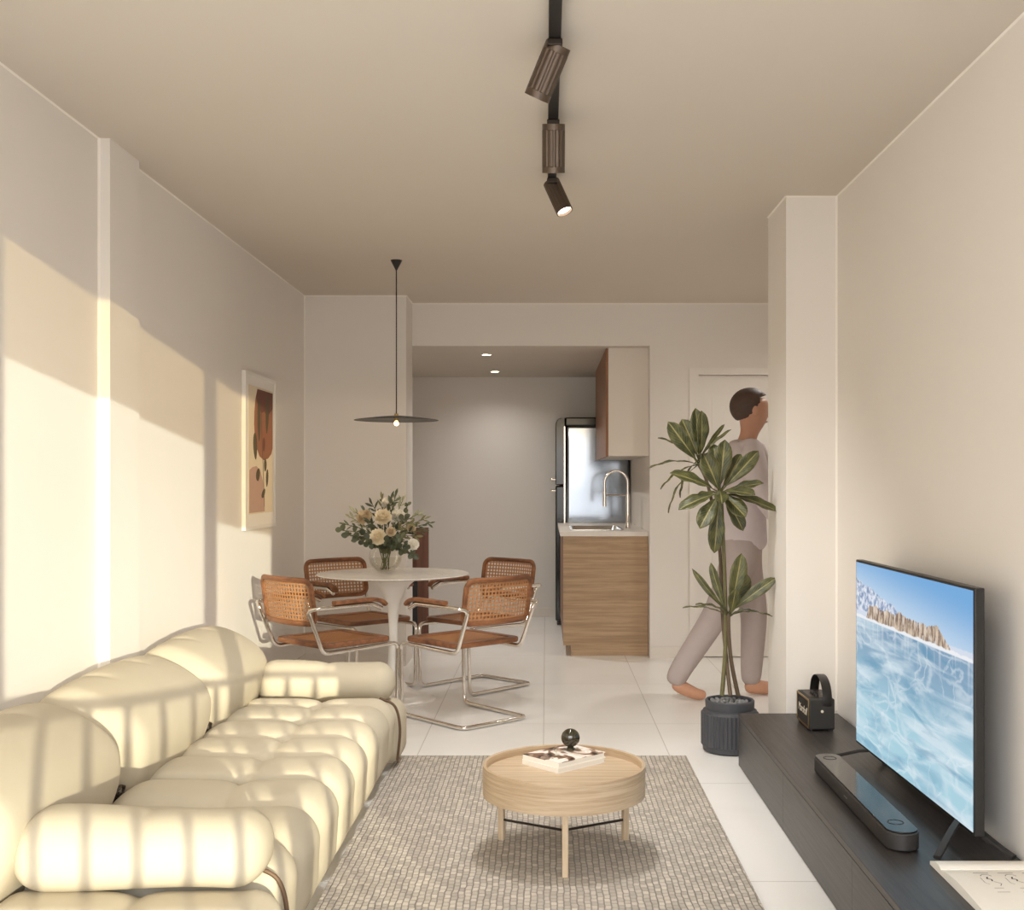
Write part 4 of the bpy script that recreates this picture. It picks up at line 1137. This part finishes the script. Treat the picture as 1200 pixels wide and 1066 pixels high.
nodes = [(0, 0, .96, .095), (.005, 0, 1.14, .088), (.02, 0, 1.37, .105), (.03, 0, 1.50, .08), (.045, 0, 1.555, .055), (.055, 0, 1.60, .06),
         (.075, 0, 1.665, .092), (.075, 0, 1.735, .112), (.065, 0, 1.80, .092),
         (-.02, LY, .90, .085), (-.15, LY, .52, .058), (-.39, LY, .17, .042), (-.37, LY, .085, .035), (-.29, LY, .03, .028),
         (.02, RY, .90, .085), (.10, RY, .50, .058), (.07, RY, .12, .042), (.09, RY, .045, .035), (.23, RY, .03, .028),
         (.02, -.15, 1.46, .045), (.10, -.23, 1.19, .04), (.26, -.22, 1.0, .030), (.31, -.21, .955, .024),
         (.02, .15, 1.46, .045), (-.08, .23, 1.18, .04), (-.05, .22, .94, .030), (-.04, .215, .885, .024)]
edges = [(0, 1), (1, 2), (2, 3), (3, 4), (4, 5), (5, 6), (6, 7), (7, 8), (0, 9), (9, 10), (10, 11), (11, 12), (12, 13), (0, 14), (14, 15), (15, 16), (16, 17), (17, 18),
         (2, 19), (19, 20), (20, 21), (21, 22), (2, 23), (23, 24), (24, 25), (25, 26)]
for base, s_ in ((22, 1), (26, -1)):
    bx, by, bz = nodes[base][:3]
    for k in range(4):
        i0 = len(nodes)
        fy = by + (k - 1.5) * .019
        fl = (.075, .085, .08, .06)[k]
        if s_ > 0: tip_ = [(bx + .045, fy, bz - .03), (bx + .045 + fl * .35, fy, bz - .055), (bx + .04 + fl * .45, fy, bz - .055 - fl * .4)]
        else: tip_ = [(bx + .01, fy, bz - .05), (bx + .02, fy, bz - .05 - fl * .5), (bx + .035, fy, bz - .05 - fl * .9)]
        for q, (a, b, c_) in enumerate(tip_): nodes.append((a, b, c_, .0095 - .001 * q)); edges.append((base if q == 0 else i0 + q - 1, i0 + q))
    i0 = len(nodes)
    nodes += [(bx + .025, by + .03 * s_, bz - .02, .011), (bx + .05, by + .045 * s_, bz - .05, .009)]; edges += [(base, i0), (i0, i0 + 1)]
skin_obj('body', M['skin'], nodes, edges, pe)
nd = [(-.005, 0, .86, .185), (.0, 0, .98, .172), (.005, 0, 1.16, .155), (.02, 0, 1.36, .175), (.03, 0, 1.47, .135), (.04, 0, 1.555, .075), (.02, -.15, 1.465, .105), (.10, -.225, 1.19, .068), (.27, -.22, .99, .056), (.02, .15, 1.465, .105), (-.08, .225, 1.18, .068), (-.048, .22, .90, .056)]
skin_obj('shirt', M['shirt'], nd, [(0, 1), (1, 2), (2, 3), (3, 4), (4, 5), (3, 6), (6, 7), (7, 8), (3, 9), (9, 10), (10, 11)], pe)
nd = [(.0, 0, 1.02, .13), (0, 0, .92, .155), (-.02, LY, .83, .115), (-.15, LY, .52, .088), (-.385, LY, .16, .070), (-.415, LY, .085, .06), (.03, RY, .83, .115), (.10, RY, .50, .088), (.08, RY, .14, .070), (.078, RY, .05, .06)]
skin_obj('trousers', M['trouser'], nd, [(0, 1), (1, 2), (2, 3), (3, 4), (4, 5), (1, 6), (6, 7), (7, 8), (8, 9)], pe)
nd = [(-.42, LY, .115, .042), (-.36, LY, .075, .045), (-.27, LY, .035, .036), (-.215, LY, .032, .030)]
skin_obj('shoe', M['shoe'], nd, [(0, 1), (1, 2), (2, 3)], pe)
nd = [(.035, RY, .055, .045), (.10, RY, .05, .048), (.21, RY, .04, .040), (.275, RY, .035, .032)]
skin_obj('shoe', M['shoe'], nd, [(0, 1), (1, 2), (2, 3)], pe)
hm = MB().ball((.055, 0, 1.745), .122, 28, 20, (1.0, .80, .92))
hm.v = [(x if x < .10 or z > 1.80 else .10 + (x - .10) * .15, y, z if x > .02 else max(z, 1.655 + .3 * max(0, x + .03))) for x, y, z in hm.v]
hm.build('hair', M['hair'], pe, angle=80)
fc = MB().sweep([(.158, 0, 1.735), (.184, 0, 1.692), (.162, 0, 1.682)], .011, n=8); fc.build('nose', M['skin'], pe)
for sy_ in (-1, 1):
    MB().ball((.147, sy_ * .034, 1.732), .011, 10, 8).build('eye', M['white'], pe)
    MB().ball((.152, sy_ * .034, 1.732), .008, 8, 6).build('iris', M['hair'], pe)
    MB().sweep([(.150, sy_ * .018, 1.752), (.156, sy_ * .035, 1.757), (.146, sy_ * .05, 1.752)], .0045, n=6).build('eyebrow', M['hair'], pe)
    MB().ball((.072, sy_ * .094, 1.712), .028, 12, 8, (.7, .35, 1.1)).build('ear', M['skin'], pe)
MB().sweep([(.150, -.022, 1.650), (.158, 0, 1.652), (.150, .022, 1.650)], .006, n=6).build('mouth', M['pinkink'], pe)
